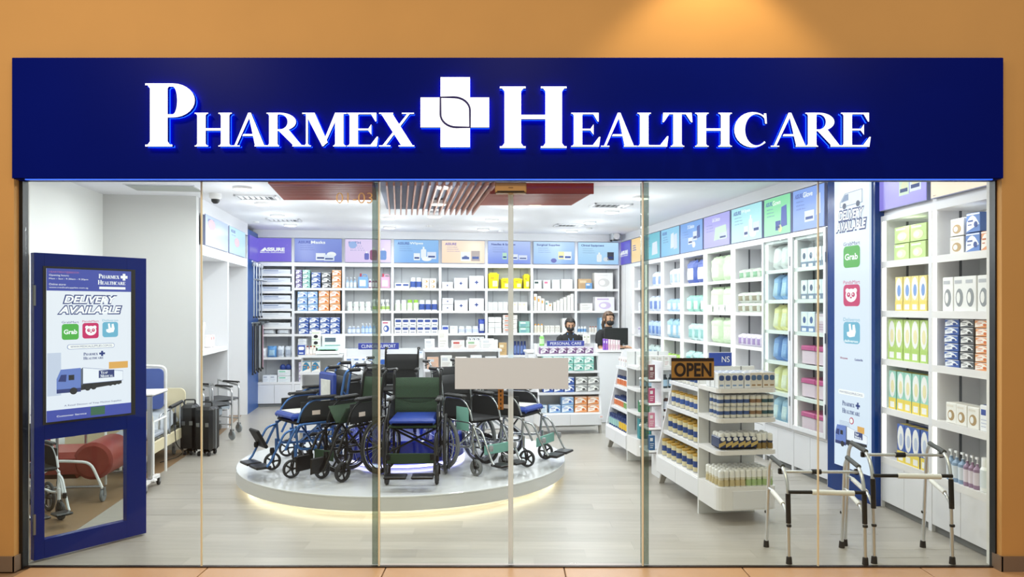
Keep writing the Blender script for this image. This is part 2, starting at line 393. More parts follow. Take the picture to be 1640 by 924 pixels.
def glyph(c, W, T=.2):
    P = []; t = .07
    if c == 'H':
        serif_stem(P, .07, .07+T, 0, 1); serif_stem(P, W-.07-T, W-.07, 0, 1); P.append([(.07+T, .47), (W-.07-T, .47), (W-.07-T, .47+t), (.07+T, .47+t)])
    elif c in 'PR':
        serif_stem(P, .09, .09+T, 0, 1, r=.075 if c == 'P' else .05)
        cx = .09+T+.08; rx = (W if c == 'P' else W*.83)-cx; cy = .73; ry = .27
        P.append([(.09+T*.5, .95), (cx, .95), (cx, 1), (.09+T*.5, 1)]); P.append([(.09+T*.5, .46), (cx, .46), (cx, .51), (.09+T*.5, .51)])
        arcband(P, cx, cy, rx, ry, rx-T, ry-.05, -PI/2, PI/2)
        if c == 'R':
            P.append([(.09+T+.03, .47), (.09+T+T+.08, .50), (W-.02, .04), (W-.02-T, .04)]); P.append([(W-.02-T*1.1, 0), (W+.05, 0), (W+.05, .04), (W-.02-T*1.05, .06)])
    elif c == 'A':
        a = W*.5
        P.append([(a-.03, 1.0), (a+.05, 1.0), (W-.07, .03), (W-.07-T*1.1, .03)]); P.append([(a-.03, 1.0), (a+.02, .88), (.15, .03), (.08, .03)])
        P.append([(-.01, 0), (.24, 0), (.24, .032), (-.01, .032)]); P.append([(W-.36, 0), (W+.02, 0), (W+.02, .035), (W-.36, .035)])
        P.append([(a-.2, .31), (a+.2, .31), (a+.17, .37), (a-.17, .37)])
    elif c == 'M':
        serif_stem(P, W-.09-T, W-.09, 0, 1, l=.06, top=0); P.append([(W-.09-T, 1), (W, 1), (W, .965), (W-.09-T, .965)])
        serif_stem(P, .11, .17, 0, 1, l=.09, r=.09, top=0); P.append([(0, 1), (.2, 1), (.2, .965), (0, .965)])
        v = W*.47; P.append([(.08, 1), (.08+T*1.15, 1), (v+T*.55, .12), (v-.02, 0)]); P.append([(W-.09-T, 1), (W-.06-T, .8), (v+.02, 0), (v, .12)])
    elif c == 'E':
        serif_stem(P, .09, .09+T, 0, 1, r=.04)
        P.append([(.09, .955), (W-.06, .955), (W-.06, 1), (.09, 1)]); P.append([(W-.2, .96), (W-.04, 1), (W-.04, .74), (W-.07, .74)])
        P.append([(.09, 0), (W-.04, 0), (W-.04, .05), (.09, .05)]); P.append([(W-.22, .04), (W-.03, .0), (W+.01, .29), (W-.03, .29)])
        P.append([(.09+T, .48), (W-.22, .48), (W-.22, .53), (.09+T, .53)]); P.append([(W-.30, .5), (W-.19, .35), (W-.19, .66)])
    elif c == 'L':
        serif_stem(P, .09, .09+T, 0, 1); P.append([(.09, 0), (W-.04, 0), (W-.04, .05), (.09, .05)]); P.append([(W-.24, .04), (W-.03, .0), (W+.01, .31), (W-.03, .31)])
    elif c == 'T':
        a = W/2; serif_stem(P, a-T/2, a+T/2, 0, 1, top=0); P.append([(.02, .955), (W-.02, .955), (W-.02, 1), (.02, 1)])
        P.append([(.02, 1), (.2, .96), (.04, .72), (.0, .72)]); P.append([(W-.02, 1), (W-.2, .96), (W-.04, .72), (W, .72)])
    elif c == 'X':
        P.append([(.06, .97), (.06+T*1.35, .97), (W-.04, .03), (W-.04-T*1.35, .03)]); P.append([(W-.2, .97), (W-.12, .97), (.2, .03), (.1, .03)])
        P.append([(0, 1), (.42, 1), (.42, .965), (0, .965)]); P.append([(W-.36, 1), (W, 1), (W, .965), (W-.36, .965)])
        P.append([(0, 0), (.34, 0), (.34, .035), (0, .035)]); P.append([(W-.46, 0), (W+.01, 0), (W+.01, .035), (W-.46, .035)])
    elif c == 'C':
        rx = W*.54; arcband(P, rx, .5, rx, .52, rx*.62, .46, PI*.24, PI*1.74, 22, icx=rx*1.20)
        P.append([(W*.86, .98), (W*.93, .98), (W*.95, .68), (W*.90, .68)])
    elif c == 'I': serif_stem(P, .09, .09+T, 0, 1)
    elif c == 'D':
        serif_stem(P, .09, .09+T, 0, 1, r=0); cx = .09+T; arcband(P, cx, .5, W-cx, .5, W-cx-T, .44, -PI/2, PI/2)
    elif c == 'Y':
        a = W/2; serif_stem(P, a-T/2, a+T/2, 0, .5, top=0); P.append([(.05, 1), (.05+T*1.2, 1), (a+T/2, .45), (a-T/2, .45)]); P.append([(W-.2, 1), (W-.1, 1), (a+T/2, .5), (a, .45)])
        P.append([(0, 1), (.4, 1), (.4, .96), (0, .96)]); P.append([(W-.3, 1), (W, 1), (W, .96), (W-.3, .96)])
    return P
ADV = dict(H=.95, P=.75, A=.95, R=.92, M=1.2, E=.8, X=.95, L=.78, T=.8, C=.85, Y=.9, I=.47, D=.95)
def serif_text(body, par, x, y, z, wd, hh, m_, name='lettering'):
    P = []; cx = 0; 
    for i, ch in enumerate(body):
        k = 1.35 if i == 0 else 1.0
        for poly in glyph(ch, ADV[ch], .24): P.append([(cx+u*k, v*k) for u, v in poly])
        cx += (ADV[ch]+.03)*k
    sx = wd/cx; sz = hh/1.35; m = MB()
    for poly in P: m.prism([(x-wd/2+u*sx, z-hh/2+v*sz) for u, v in poly], y, y+.001, m_)
    return link(name, m, par)
def letter(c, px0, px1, py0, py1, m_=None, T=.2):
    yf = SY-.055; x0, x1, z0, z1 = SX(px0, yf), SX(px1, yf), SZ(py1, yf), SZ(py0, yf); H = z1-z0
    a = MB(); b = MB()
    for poly in glyph(c, (x1-x0)/H, T):
        a.prism([(u*H, v*H) for u, v in poly], 0, .03, LETW, LSIDE)
    o = link('letter', a, sg, (x0, -.055, z0-2.60)); 
    for poly in glyph(c, (x1-x0)/H, T): b.prism([(u*H, v*H) for u, v in poly], .034, .040, HALO)
    link('halo_light', b, o)
for c, a_, b_ in (('P', 231, 312),): letter(c, a_, b_, 133.5, 234.5, T=.28)
for c, a_, b_ in (('H', 312, 371), ('A', 371, 427), ('R', 426, 484), ('M', 484, 555), ('E', 555, 605), ('X', 607, 663)): letter(c, a_, b_, 180.5, 234.5, T=.25)
letter('H', 801, 907, 138.5, 237, T=.27)
for c, a_, b_ in (('E', 914, 961), ('A', 963, 1019), ('L', 1020, 1070), ('T', 1061, 1109), ('H', 1113.5, 1172), ('C', 1176, 1231), ('A', 1235, 1294), ('R', 1289, 1346), ('E', 1346, 1394)): letter(c, a_, b_, 180.5, 235, T=.25)
# cross with its leaf-shaped line
yf = SY-.055; cx_, cz_ = SX(728.5, yf), SZ(179.5, yf); U = FP/yf
a = MB(); q = lambda u: u/U
CR = [(705.5, 123.5), (752.7, 123.5), (752.7, 156), (783.4, 156), (783.4, 204), (752.7, 204), (752.7, 235.6), (705.5, 235.6), (705.5, 204), (673.5, 204), (673.5, 156), (705.5, 156)]
a.prism([(SX(u, yf)-cx_, SZ(v, yf)-cz_) for u, v in CR], 0, .03, mat('fffdfb', .5, emit=1.45), LSIDE)
cr = link('cross', a, sg, (cx_, -.055, cz_-2.60))
link('halo_light', MB().prism([(SX(u, yf)-cx_, SZ(v, yf)-cz_) for u, v in CR], .034, .040, HALO), cr)
lf = [(SX(u, yf)-cx_, -.003, SZ(v, yf)-cz_) for u, v in ([(705.5, 156)]+[(722+18*math.sin(t), 174-18*math.cos(t)) if 0 else (727+25.7*math.sin(t), 177-21*math.cos(t)) for t in [i*PI/16 for i in range(0, 9)]]+[(752.7, 204)]+[(731-25.5*math.sin(t), 183+21*math.cos(t)) for t in [i*PI/16 for i in range(0, 9)]])]
link('leaf_outline', MB().tube(lf, .0075, mat('1a1466', .5), 6, closed=True), cr)

# ================================================================ CEILING FITTINGS
lamp_m = MB().lathe([(.092, .0), (.105, .006), (.11, .05)], 20, WHITE); face_m = MB().lathe([(.0, -.002), (.092, -.002), (.092, .004)], 20, LEDW)
lm_, fm_ = lamp_m.mesh('downlight'), face_m.mesh('lamp_face')
def where(px):
    return 'far left' if px < 460 else 'left of the slat panel' if px < 600 else 'by the open baffles' if px < 720 else 'middle' if px < 860 else 'right of the slats'
dn = ['above the far left shelf wall nearest the glass', 'second from front above far left shelves', 'third from front above far left shelves', 'farthest back above far left shelves',
      'under the left wooden slat panel, front one', 'under the left slat panel, right behind its neighbour', 'left and in front of the lattice back row', 'behind the left glass edge, farthest back',
      'at the top edge among the wooden baffles', 'middle one of three among the baffles', 'lowest of three among the baffles', 'right of the baffles, nearer one', 'right of the baffles, farther one',
      'at the rear edge of right slat panel', 'hanging under the right slat panel', 'right of the square air vent, middle of ceiling', 'farthest back on the right of ceiling', 'below the large right air vent', 'beside the right glass edge']
for k, (dx, dy) in enumerate(DOWN):
    X, Y = on_ceiling(dx, dy); h = .05
    o = thing('downlight', 'round white lit downlight '+dn[k], 'ceiling light', (X, Y, 3.10 if k not in (9, 10, 14, 4) else 3.05), 0, 'round downlights in the shop ceiling')
    link('housing', lm_, o); link('lamp_face', face_m.mesh('lamp_face'), o)
VG = mat('9ea3a8', .5); VD = mat('4c5056', .6)
def vent(label, c, w_, d_, ang, n=7, dark=.45):
    X, Y = on_ceiling(*c); o = thing('air_vent', label, 'air vent', (X, Y, 3.13), ang, 'ceiling air vents')
    f = MB()
    for a_, b_, p_, q_ in ((-w_/2, w_/2, -d_/2, -d_/2+.03), (-w_/2, w_/2, d_/2-.03, d_/2), (-w_/2, -w_/2+.03, -d_/2, d_/2), (w_/2-.03, w_/2, -d_/2, d_/2)): f.box(a_, b_, p_, q_, -.02, 0, WPANEL)
    link('frame', f, o); link('backing', MB().box(-w_/2+.03, w_/2-.03, -d_/2+.03, d_/2-.03, -.004, 0, VD), o)
    for k in range(n):
        x = -w_/2+.05+(w_-.1)*k/(n-1); link('slat', MB().box(-.012, .02, -d_/2+.03, d_/2-.03, -.016, -.010, WPANEL), o, (x, 0, 0), rot=(0, .5 if k > n*.6 else -.5, 0))
vent('square white air vent above the left shelf wall', (412, 315), .50, .34, TH); vent('narrow air vent farther back on the left', (455, 351.5), .50, .34, TH)
vent('square air vent right of the red slat panel', (978, 328), .52, .34, TH); vent('air vent at middle right, farther back', (912, 360), .48, .34, TH)
X, Y = on_ceiling(264, 300.5); o = thing('access_panel', 'large grey ceiling access panel over the niche', 'ceiling panel', (X, Y, 3.13), TH); link('panel', MB().box(-.36, .36, -.2, .2, -.012, 0, mat('a9ada8', .6)), o); link('frame', MB().box(-.38, .38, -.22, .22, -.008, 0, WPANEL), o)
# dome cameras and detectors
X, Y = on_ceiling(345, 310); o = thing('dome_camera', 'white dome camera with dark lens above left shelves', 'camera', (X, Y, 3.13))
link('housing', MB().lathe([(.07, 0), (.07, -.05), (.05, -.07)], 16, WHITE), o); link('lens', MB().lathe([(.05, -.07), (.045, -.1), (.025, -.12), (0, -.125)], 16, PLASTIC), o)
p = at(985, 379, 14.0); o = thing('corner_camera', 'grey box camera high in the far right corner', 'camera', p, TH)
link('body', MB().box(-.09, .09, -.1, .1, -.09, .09, ALU, .03), o); link('lens', MB().lathe([(.055, -.13), (.06, -.1)], 14, WHITE, axis='y'), o)
for px_, py_, l_ in ((345, 293, 0), (410, 354.7, 'small round white detector at far left of the ceiling'), (687, 361, 'small white detector near the ceiling middle'), (944, 365, 'small white detector at back right of ceiling'), (802, 369, 'small white sensor hanging beside the door stile')):
    if l_:
        X, Y = on_ceiling(px_, py_); o = thing('detector', l_, 'detector', (X, Y, 3.13), 0, 'small ceiling detectors'); link('housing', MB().lathe([(.05, 0), (.045, -.02), (0, -.03)], 12, WHITE), o)
# red-brown slat panels and the open baffles between them
WOOD = mat('9a4838', .5, noise=.15, scale=10, stretch=(1, 6, 6)); REDF = mat('8f1c16', .45); WOODL = mat('b08070', .5, noise=.12, scale=8)
def slatpanel(label, poly, front=None):
    """poly: x-left(y), x-right(y) functions; slats run across"""
    y0, y1, xl, xr = poly; o = thing('slat_ceiling_panel', label, 'ceiling panel', ((xl(y1)+xr(y1))/2, (y0+y1)/2, 3.03), 0, 'wooden slat ceiling panels')
    cx, cy = o.location.x, o.location.y; n = int((y1-y0)/.058); me = None
    for k in range(n):
        y = y0+(k+.5)*(y1-y0)/n; link('slat', MB().box(xl(y)-cx, xr(y)-cx, -.012, .012, 0, .05, WOOD), o, (0, y-cy, 0))
    link('backing', MB().hprism([(xl(y0)-cx, y0-cy), (xr(y0)-cx, y0-cy), (xr(y1)-cx, y1-cy), (xl(y1)-cx, y1-cy)], .055, .09, mat('2a0f0c', .8)), o)
    if front: link('fascia', MB().box(xl(y0)-cx, xr(y0)-cx, y0-cy-.03, y0-cy-.01, -.02, .10, REDF, .004), o)
slatpanel('red-brown slat ceiling panel left of the baffles', (7.7, 8.92, lambda y: -2.62-.17*(y-8.36), lambda y: -1.52-.15*(y-8.3)))
slatpanel('red-brown slat ceiling panel with solid red front edge', (8.32, 9.38, lambda y: -.24-.15*(y-8.3), lambda y: .905-.155*(y-8.32)), 1)
BFc = Vector((0, 0)); o = thing('baffle_ceiling', 'open row of long reddish wooden baffles in ceiling middle', 'ceiling panel', (-.85, 9.2, 3.04))
link('backing', MB().hprism([(-1.43+.85, 7.9-9.2), (-.20+.85, 7.9-9.2), (-.58+.85, 10.42-9.2), (-1.74+.85, 10.42-9.2)], .082, .088, mat('8f9bb0', .7)), o)
L_ = (10.42-7.9)/math.cos(TH)
for k in range(16):
    xe = -1.70+k*.0765; bl = link('baffle', MB().box(-.009, .009, -L_, 0, 0, .07, WOODL), o, (xe+.85, 10.42-9.2, 0), TH)

# ================================================================ SCREENS ABOVE THE SHELVES
def screen(F, x0, x1, z0, z1, c1, c2, title, label, tcol='4a5fb5', sub=3, prods=(), sub2=None, big=None, group=None, e=1.0):
    w_, h_ = x1-x0, z1-z0; o = thing('display_screen', label, 'screen', F.w((x0+x1)/2, -.01, z0), F.a, group or 'lit display screens above the shelves')
    link('bezel', MB().box(-w_/2, w_/2, 0, .03, 0, h_, mat('8f96b8', .4)), o)
    pic = link('picture', MB().box(-w_/2+.005, w_/2-.005, -.003, 0, .005, h_-.005, screen_mat(c1, c2, e)), o)
    tm_ = mat(tcol, .5, emit=.9); W_ = mat('ffffff', .5, emit=.9)
    if big:
        logo(pic, 0, h_*.5, w_*big, tm_)
    elif title:
        a_, _, b_ = title.partition('|'); x = -w_*.42
        if a_: text(a_, pic, x, -.005, h_*.84, w_*.26 if b_ else w_*.56, h_*.11, tm_, bold=.03, align='l'); x += w_*.27
        if b_: text(b_, pic, x, -.005, h_*.84, w_*.30, h_*.125, W_, bold=.02, align='l')
        for k in range(sub): text(sub2 or (a_+' '+b_).strip() or '-', pic, -w_*.38, -.005, h_*(.70-.09*k), w_*(.24+.03*((k*7) % 3)), h_*.035, tm_, align='l')
    for (kind, u, v, a, b, col) in prods:
        mm = mat(col, .5, emit=.9); X0, Z0 = w_*(u-.5), h_*v; A, B = w_*a, h_*b; pr = MB()
        if kind == 'box': pr.box(X0, X0+A, -.006, -.003, Z0, Z0+B, mm); pr.box(X0+A*.12, X0+A*.88, -.0075, -.006, Z0+B*.2, Z0+B*.45, INK)
        elif kind == 'bot': pr.prism(rrect(X0, X0+A, Z0, Z0+B*.8, A*.25), -.006, -.003, mm); pr.box(X0+A*.35, X0+A*.65, -.006, -.003, Z0+B*.8, Z0+B, W_)
        elif kind == 'rnd': pr.prism(circ(X0+A/2, Z0+B/2, A/2, 14, ry=B/2), -.006, -.003, mm)
        elif kind == 'bag': pr.prism([(X0, Z0), (X0+A, Z0+B*.05), (X0+A*.9, Z0+B), (X0+A*.1, Z0+B*.93)], -.006, -.003, mm)
        link('printed_product', pr, pic)
    return o
def logo(par, x, z, w_, m_):
    g = link('logo', text_mesh('ASSURE', w_, w_*.17, m_, bold=.05), par, (x, -.005, z+.02*w_))
    t = MB().prism([(x-w_*.60, z-w_*.07), (x-w_*.40, z-w_*.07), (x-w_*.40, z+w_*.105)], -.006, -.003, m_); link('logo_wedge', t, par)
    link('lettering', text_mesh('MEDICAL DISPOSABLES', w_*1.1, w_*.055, m_, bold=.02), par, (x-w_*.05, -.005, z-w_*.12))
PB = [('box', .45, .08, .2, .3, 'f2f2ff'), ('box', .62, .06, .22, .26, 'dfe6fb'), ('rnd', .68, .22, .2, .22, 'f8f8ff')]
W3 = [('bot', .60, .2, .12, .5, 'f4f6ff'), ('box', .44, .12, .14, .3, 'f4f6ff'), ('box', .74, .18, .2, .3, 'e8ecff'), ('rnd', .62, .08, .22, .2, 'ffffff')]
BWS = [(409.5, 467, '6f5fd6', '6a55d0', None, 'purple screen with white logo above the flat carton rack', dict(big=.62, tcol='ffffff')),
 (471.6, 547.6, '8090dc', '5b6cc8', 'ASSURE|Masks', 'blue-violet masks screen above stacked glove cartons', dict(prods=PB, tcol='3c4db5')),
 (552.4, 626.3, 'e3cdf3', 'dcc3ee', 'BATH| ', 'pale pink screen with maroon and blue jugs', dict(prods=[('bot', .42, .12, .1, .35, '5a5fc0'), ('bot', .54, .1, .16, .55, '8e2f6f'), ('bot', .76, .12, .14, .5, '5d8fe0'), ('rnd', .08, .6, .18, .3, '9bb6ee')], tcol='6f86c8')),
 (630.8, 702.6, '8fbcf0', '6fa6ea', 'ASSURE|Wipes', 'light blue wipes screen behind the glass edge', dict(prods=W3, tcol='3c5fb5')),
 (707.2, 776.6, 'ffe3d0', 'ffd9bd', 'ASSURE| ', 'peach screen with white boxes and a navy cross', dict(prods=[('box', .44, .1, .22, .4, 'fbfbff'), ('box', .68, .1, .2, .45, 'b9a6a6'), ('rnd', .50, .22, .1, .12, '2a3f94')], tcol='7a5fc0')),
 (781.2, 849.6, 'b9c8f6', '6f88e6', 'Needles & Syringes', 'blue needles and syringes screen over yellow bins', dict(prods=[('box', .34, .2, .1, .28, 'bfe6cf'), ('box', .5, .18, .2, .24, 'eef0ff'), ('box', .72, .18, .2, .2, 'e3e6ff')], tcol='2f3f9c')),
 (854, 920.3, 'bcd8fb', '8ab0ee', 'Surgical Supplies', 'pale blue surgical supplies screen', dict(prods=[('rnd', .42, .06, .14, .2, '4a50b8'), ('box', .6, .22, .14, .34, 'fff2b0'), ('box', .74, .2, .18, .36, 'f6f8ff')], tcol='2f3f9c')),
 (925.3, 990.5, 'bfe0fc', 'a3ccf6', 'Clinical Equipment', 'pale blue clinical equipment screen in the right corner', dict(prods=[('bot', .46, .12, .12, .42, 'f3f6ff'), ('box', .72, .2, .16, .36, '32384a'), ('rnd', .62, .14, .14, .2, 'e4e8f4')], tcol='2f3f9c'))]
for px0, px1, c1, c2, ti, lb, kw in BWS: screen(BW, BW.X(px0), BW.X(px1), 2.565, 2.985, c1, c2, ti, lb, **kw)
RAS = [(992.5, 1010.5, '5b50c4', '5648bd', None, 'small purple screen with white logo in far right corner', dict(big=.6, tcol='ffffff')),
 (1012.5, 1031.5, 'f8cf8e', 'f9d49a', ' | ', 'orange-yellow screen second from the far corner', {}),
 (1033.5, 1058, '62b4c8', '7ccadc', 'ASSURE| ', 'teal screen crossed by the dark glass edge', dict(prods=[('bag', .5, .15, .36, .5, 'e6ecfb')])),
 (1060, 1089, '86c4e6', '7fbbe4', 'ASSURE| ', 'sky blue screen with two tall packs, third along', dict(prods=[('bag', .55, .25, .18, .55, 'e9effc'), ('bag', .72, .2, .18, .55, 'dde6fa')])),
 (1091, 1126.3, '6d9de2', '5f93e4', ' |D Collection', 'mid blue collection screen with small product packs', dict(prods=[('box', .38, .25, .2, .22, 'f2f4ff'), ('box', .6, .35, .18, .3, 'e4e9fb'), ('rnd', .56, .12, .14, .2, 'ffffff'), ('bag', .76, .4, .14, .42, '3c56a8')])),
 (1128.6, 1170, 'a9a2ea', '9d93e6', ' |Life Collection', 'lilac collection screen with a pale green carton', dict(prods=[('bag', .42, .2, .5, .42, 'dcf3e4'), ('box', .62, .2, .28, .2, 'eef0ff')])),
 (1172.8, 1221.5, 'a6e0ea', 'b8ecec', 'ASSURE|Wipes', 'pale aqua wipes screen on the right wall', dict(prods=W3)),
 (1225.3, 1267.6, '7fd7a0', '8be0a8', 'ASSURE|Gown', 'green gown screen with a navy gown figure', dict(prods=[('bag', .66, .18, .22, .55, '4f63c0'), ('box', .46, .12, .18, .24, '3850b0'), ('rnd', .56, .06, .14, .2, 'f7f4c0')])),
 (1271.5, 1322, '7f9fe8', '6c8fe4', 'ASSURE|Glove', 'blue glove screen beside the tall poster column', dict(prods=[('box', .40, .18, .3, .26, 'f2f4ff'), ('bag', .76, .3, .14, .5, 'dfe4f8')]))]
for px0, px1, c1, c2, ti, lb, kw in RAS: screen(RA, RA.X(px0), RA.X(px1), 2.56, 2.99, c1, c2, ti, lb, **kw)
for px0, px1, c1, c2, ti, lb, kw in [(1409.6, 1486.5, '9a8fe6', '8f80e4', ' | ', 'large purple screen right of the poster column', dict(prods=[('box', .46, .22, .2, .3, 'e2f2dc'), ('box', .68, .25, .22, .3, 'eef2ff'), ('rnd', .5, .3, .14, .2, 'fff4c0'), ('rnd', .72, .32, .14, .2, 'fff4c0')], sub=0)),
    (1492.8, 1589, 'fbdcc0', 'fbe0c8', ' | ', 'large peach screen nearest the glass on the right', dict(prods=[('rnd', .42, .2, .08, .3, '8fa6ea'), ('box', .05, .04, .05, .02, 'fbe0c8')], sub=0))]:
    screen(RB, RB.X(px0), RB.X(px1), 2.60, 3.0, c1, c2, ti, lb, **kw)
for px0, px1, c1, c2, lb, z0 in [(327.5, 364, 'b3c4f2', 'c9dbf8', 'pale blue screen over the first left niche', 2.555), (366, 391.5, 'b8dff8', 'cfeafb', 'pale aqua screen with a pink logo badge', 2.555)]:
    o = screen(LW, LW.X(px0), LW.X(px1), z0, z0+.40, c1, c2, 'ASSURE| ', lb, sub=1, prods=[('rnd', .1 if px0 < 350 else .3, .55 if px0 < 350 else .3, .3, .35, 'f4cfe0')] if 1 else ())

# ================================================================ WALL SHELVING
_C = {}
def cached(key, fn):
    if key not in _C: _C[key] = fn()
    return _C[key]
SH = (.43, .87, 1.28, 1.69, 2.10)
def bay(F, x0, x1, label, shelves=SH, depth=.36, cab=True, led=False, glassdoor=False, group=None, zt=2.49, z0=0, name='shelf_unit', backm=None, lip=.035):
    w_ = x1-x0; o = thing(name, label, 'shelving', F.w((x0+x1)/2, 0, 0), F.a, group or 'built-in white shelf bays'); h = w_/2
    for s in (-1, 1): link('side_panel', MB().box(s*h, s*(h-.022), 0, depth, z0, 2.555, WPANEL), o)
    link('back_panel', MB().box(-h+.022, h-.022, depth-.015, depth, z0, 2.555, backm or BACKP), o)
    link('top_panel', MB().box(-h+.022, h-.022, 0, depth-.015, zt, 2.555, WPANEL), o)
    for z in shelves:
        link('shelf', MB().box(-h+.022, h-.022, .015, depth-.015, z-.022, z, WHITE).box(-h+.022, h-.022, .0, .015, z-lip, z+.006, WHITE), o)
    if cab:
        zc = shelves[0]-.04
        link('plinth', MB().box(-h+.022, h-.022, .03, .06, 0, .055, GREYR), o)
        for s in (0, 1): link('cabinet_door', MB().box(-h+.022+s*(h-.022)+.002, s*(h-.022)-.002, .002, .02, .058, zc, WPANEL, .0015), o)
    if led:
        link('led_strip', MB().box(-h+.024, -h+.04, .012, .03, shelves[0]+.01, zt, LEDC), o)
        link('slotted_rail', MB().box(-h+.022, -h+.026, depth*.55, depth*.55+.02, shelves[0], zt, mat('60656c', .5)), o)
    else:
        for s in (-1, 1): link('slotted_rail', MB().box(s*h*.62-.01, s*h*.62+.01, depth-.019, depth-.015, shelves[0], zt, mat('b4b8be', .5)), o)
    if glassdoor:
        za, zb = shelves[0]+.0, 2.545; d = MB(); fw = .045
        for a_, b_, p_, q_ in ((-h, -h+fw, za, zb), (h-fw, h, za, zb), (-h+fw, h-fw, za, za+fw), (-h+fw, h-fw, zb-fw, zb)): d.box(a_+.004*(a_ < 0), b_-.004*(b_ > 0), -.03, -.008, p_, q_, WPANEL)
        dd = link('cabinet_door', d, o); link('pane', MB().box(-h+fw, h-fw, -.022, -.018, za+fw, zb-fw, GLASS), dd)
        for z in (2.25, 1.45, .75): link('hinge', MB().box(h-.012, h+.004, -.036, -.028, z-.05, z+.05, STEEL), dd)
    return o

# ---- goods: every mesh stands on z=0, centred on x, front at y=0, going back into +y
def m_carton(w_, h_, d_, body, band, accent, style=0):
    def f():
        m = MB(); B = mat(body, .5); A = mat(band, .5); C2 = mat(accent, .5)
        m.box(-w_/2, w_/2, 0, d_, 0, h_, B, min(.003, w_*.04)); y = -.0012
        if style == 0:     # white swoosh, dark window
            m.prism([(-w_*.47, h_*.08)]+[(-w_*.47+w_*.92*t, h_*(.10+.78*math.sin(PI*(.18+.70*t)))) for t in (.02, .15, .3, .5, .7, .9, 1)], y, 0, A); m.box(-w_*.47, w_*.47, y, 0, h_*.90, h_*.97, A)
            m.prism(circ(w_*.20, h_*.40, w_*.13, 12, ry=h_*.15), y-.001, y, C2); m.box(-w_*.36, w_*.0, y-.001, y, h_*.56, h_*.64, C2); m.box(-w_*.36, -w_*.1, y-.001, y, h_*.38, h_*.43, C2)
        elif style == 1:   # navy cross
            r = min(w_, h_)*.14; m.box(-r, r, y, 0, h_*.5-r/3, h_*.5+r/3, A); m.box(-r/3, r/3, y, 0, h_*.5-r, h_*.5+r, A); m.box(-w_*.34, w_*.34, y, 0, h_*.82, h_*.86, C2); m.box(-w_*.2, w_*.2, y, 0, h_*.14, h_*.18, C2)
        elif style == 2:   # label block and lines
            m.box(-w_*.38, w_*.1, y, 0, h_*.62, h_*.84, A)
            for k in range(3): m.box(-w_*.38, w_*(.3-.1*k), y, 0, h_*(.42-.13*k), h_*(.46-.13*k), C2)
        elif style == 3:   # tall carton with oval picture and coloured foot
            m.box(-w_/2, w_/2, y, 0, 0, h_*.30, A); m.prism(circ(0, h_*.645, w_*.43, 14, ry=h_*.33), y, 0, PAPER); m.prism(circ(w_*.04, h_*.60, w_*.22, 12, ry=h_*.17), y-.001, y, C2)
            m.box(-w_*.30, w_*.30, y-.001, y, h_*.05, h_*.20, PAPER)
        elif style == 4:   # round picture
            m.box(-w_*.4, w_*.2, y, 0, h_*.80, h_*.90, A); m.prism(circ(0, h_*.40, w_*.32, 14, ry=h_*.26), y, 0, C2); m.prism(circ(-w_*.08, h_*.4, w_*.16, 12, ry=h_*.16), y-.001, y, PAPER)
        elif style == 5:   # dark label in upper part
            m.prism(rrect(-w_*.38, w_*.42, h_*.5, h_*.84, h_*.12), y, 0, A); m.box(-w_*.3, w_*.3, y, 0, h_*.14, h_*.24, C2)
        m.box(-w_*.4, w_*.4, .12*d_, .6*d_, h_, h_+.001, A)
        return m.mesh('carton')
    return cached(('carton', round(w_, 3), round(h_, 3), round(d_, 3), body, band, accent, style), f)
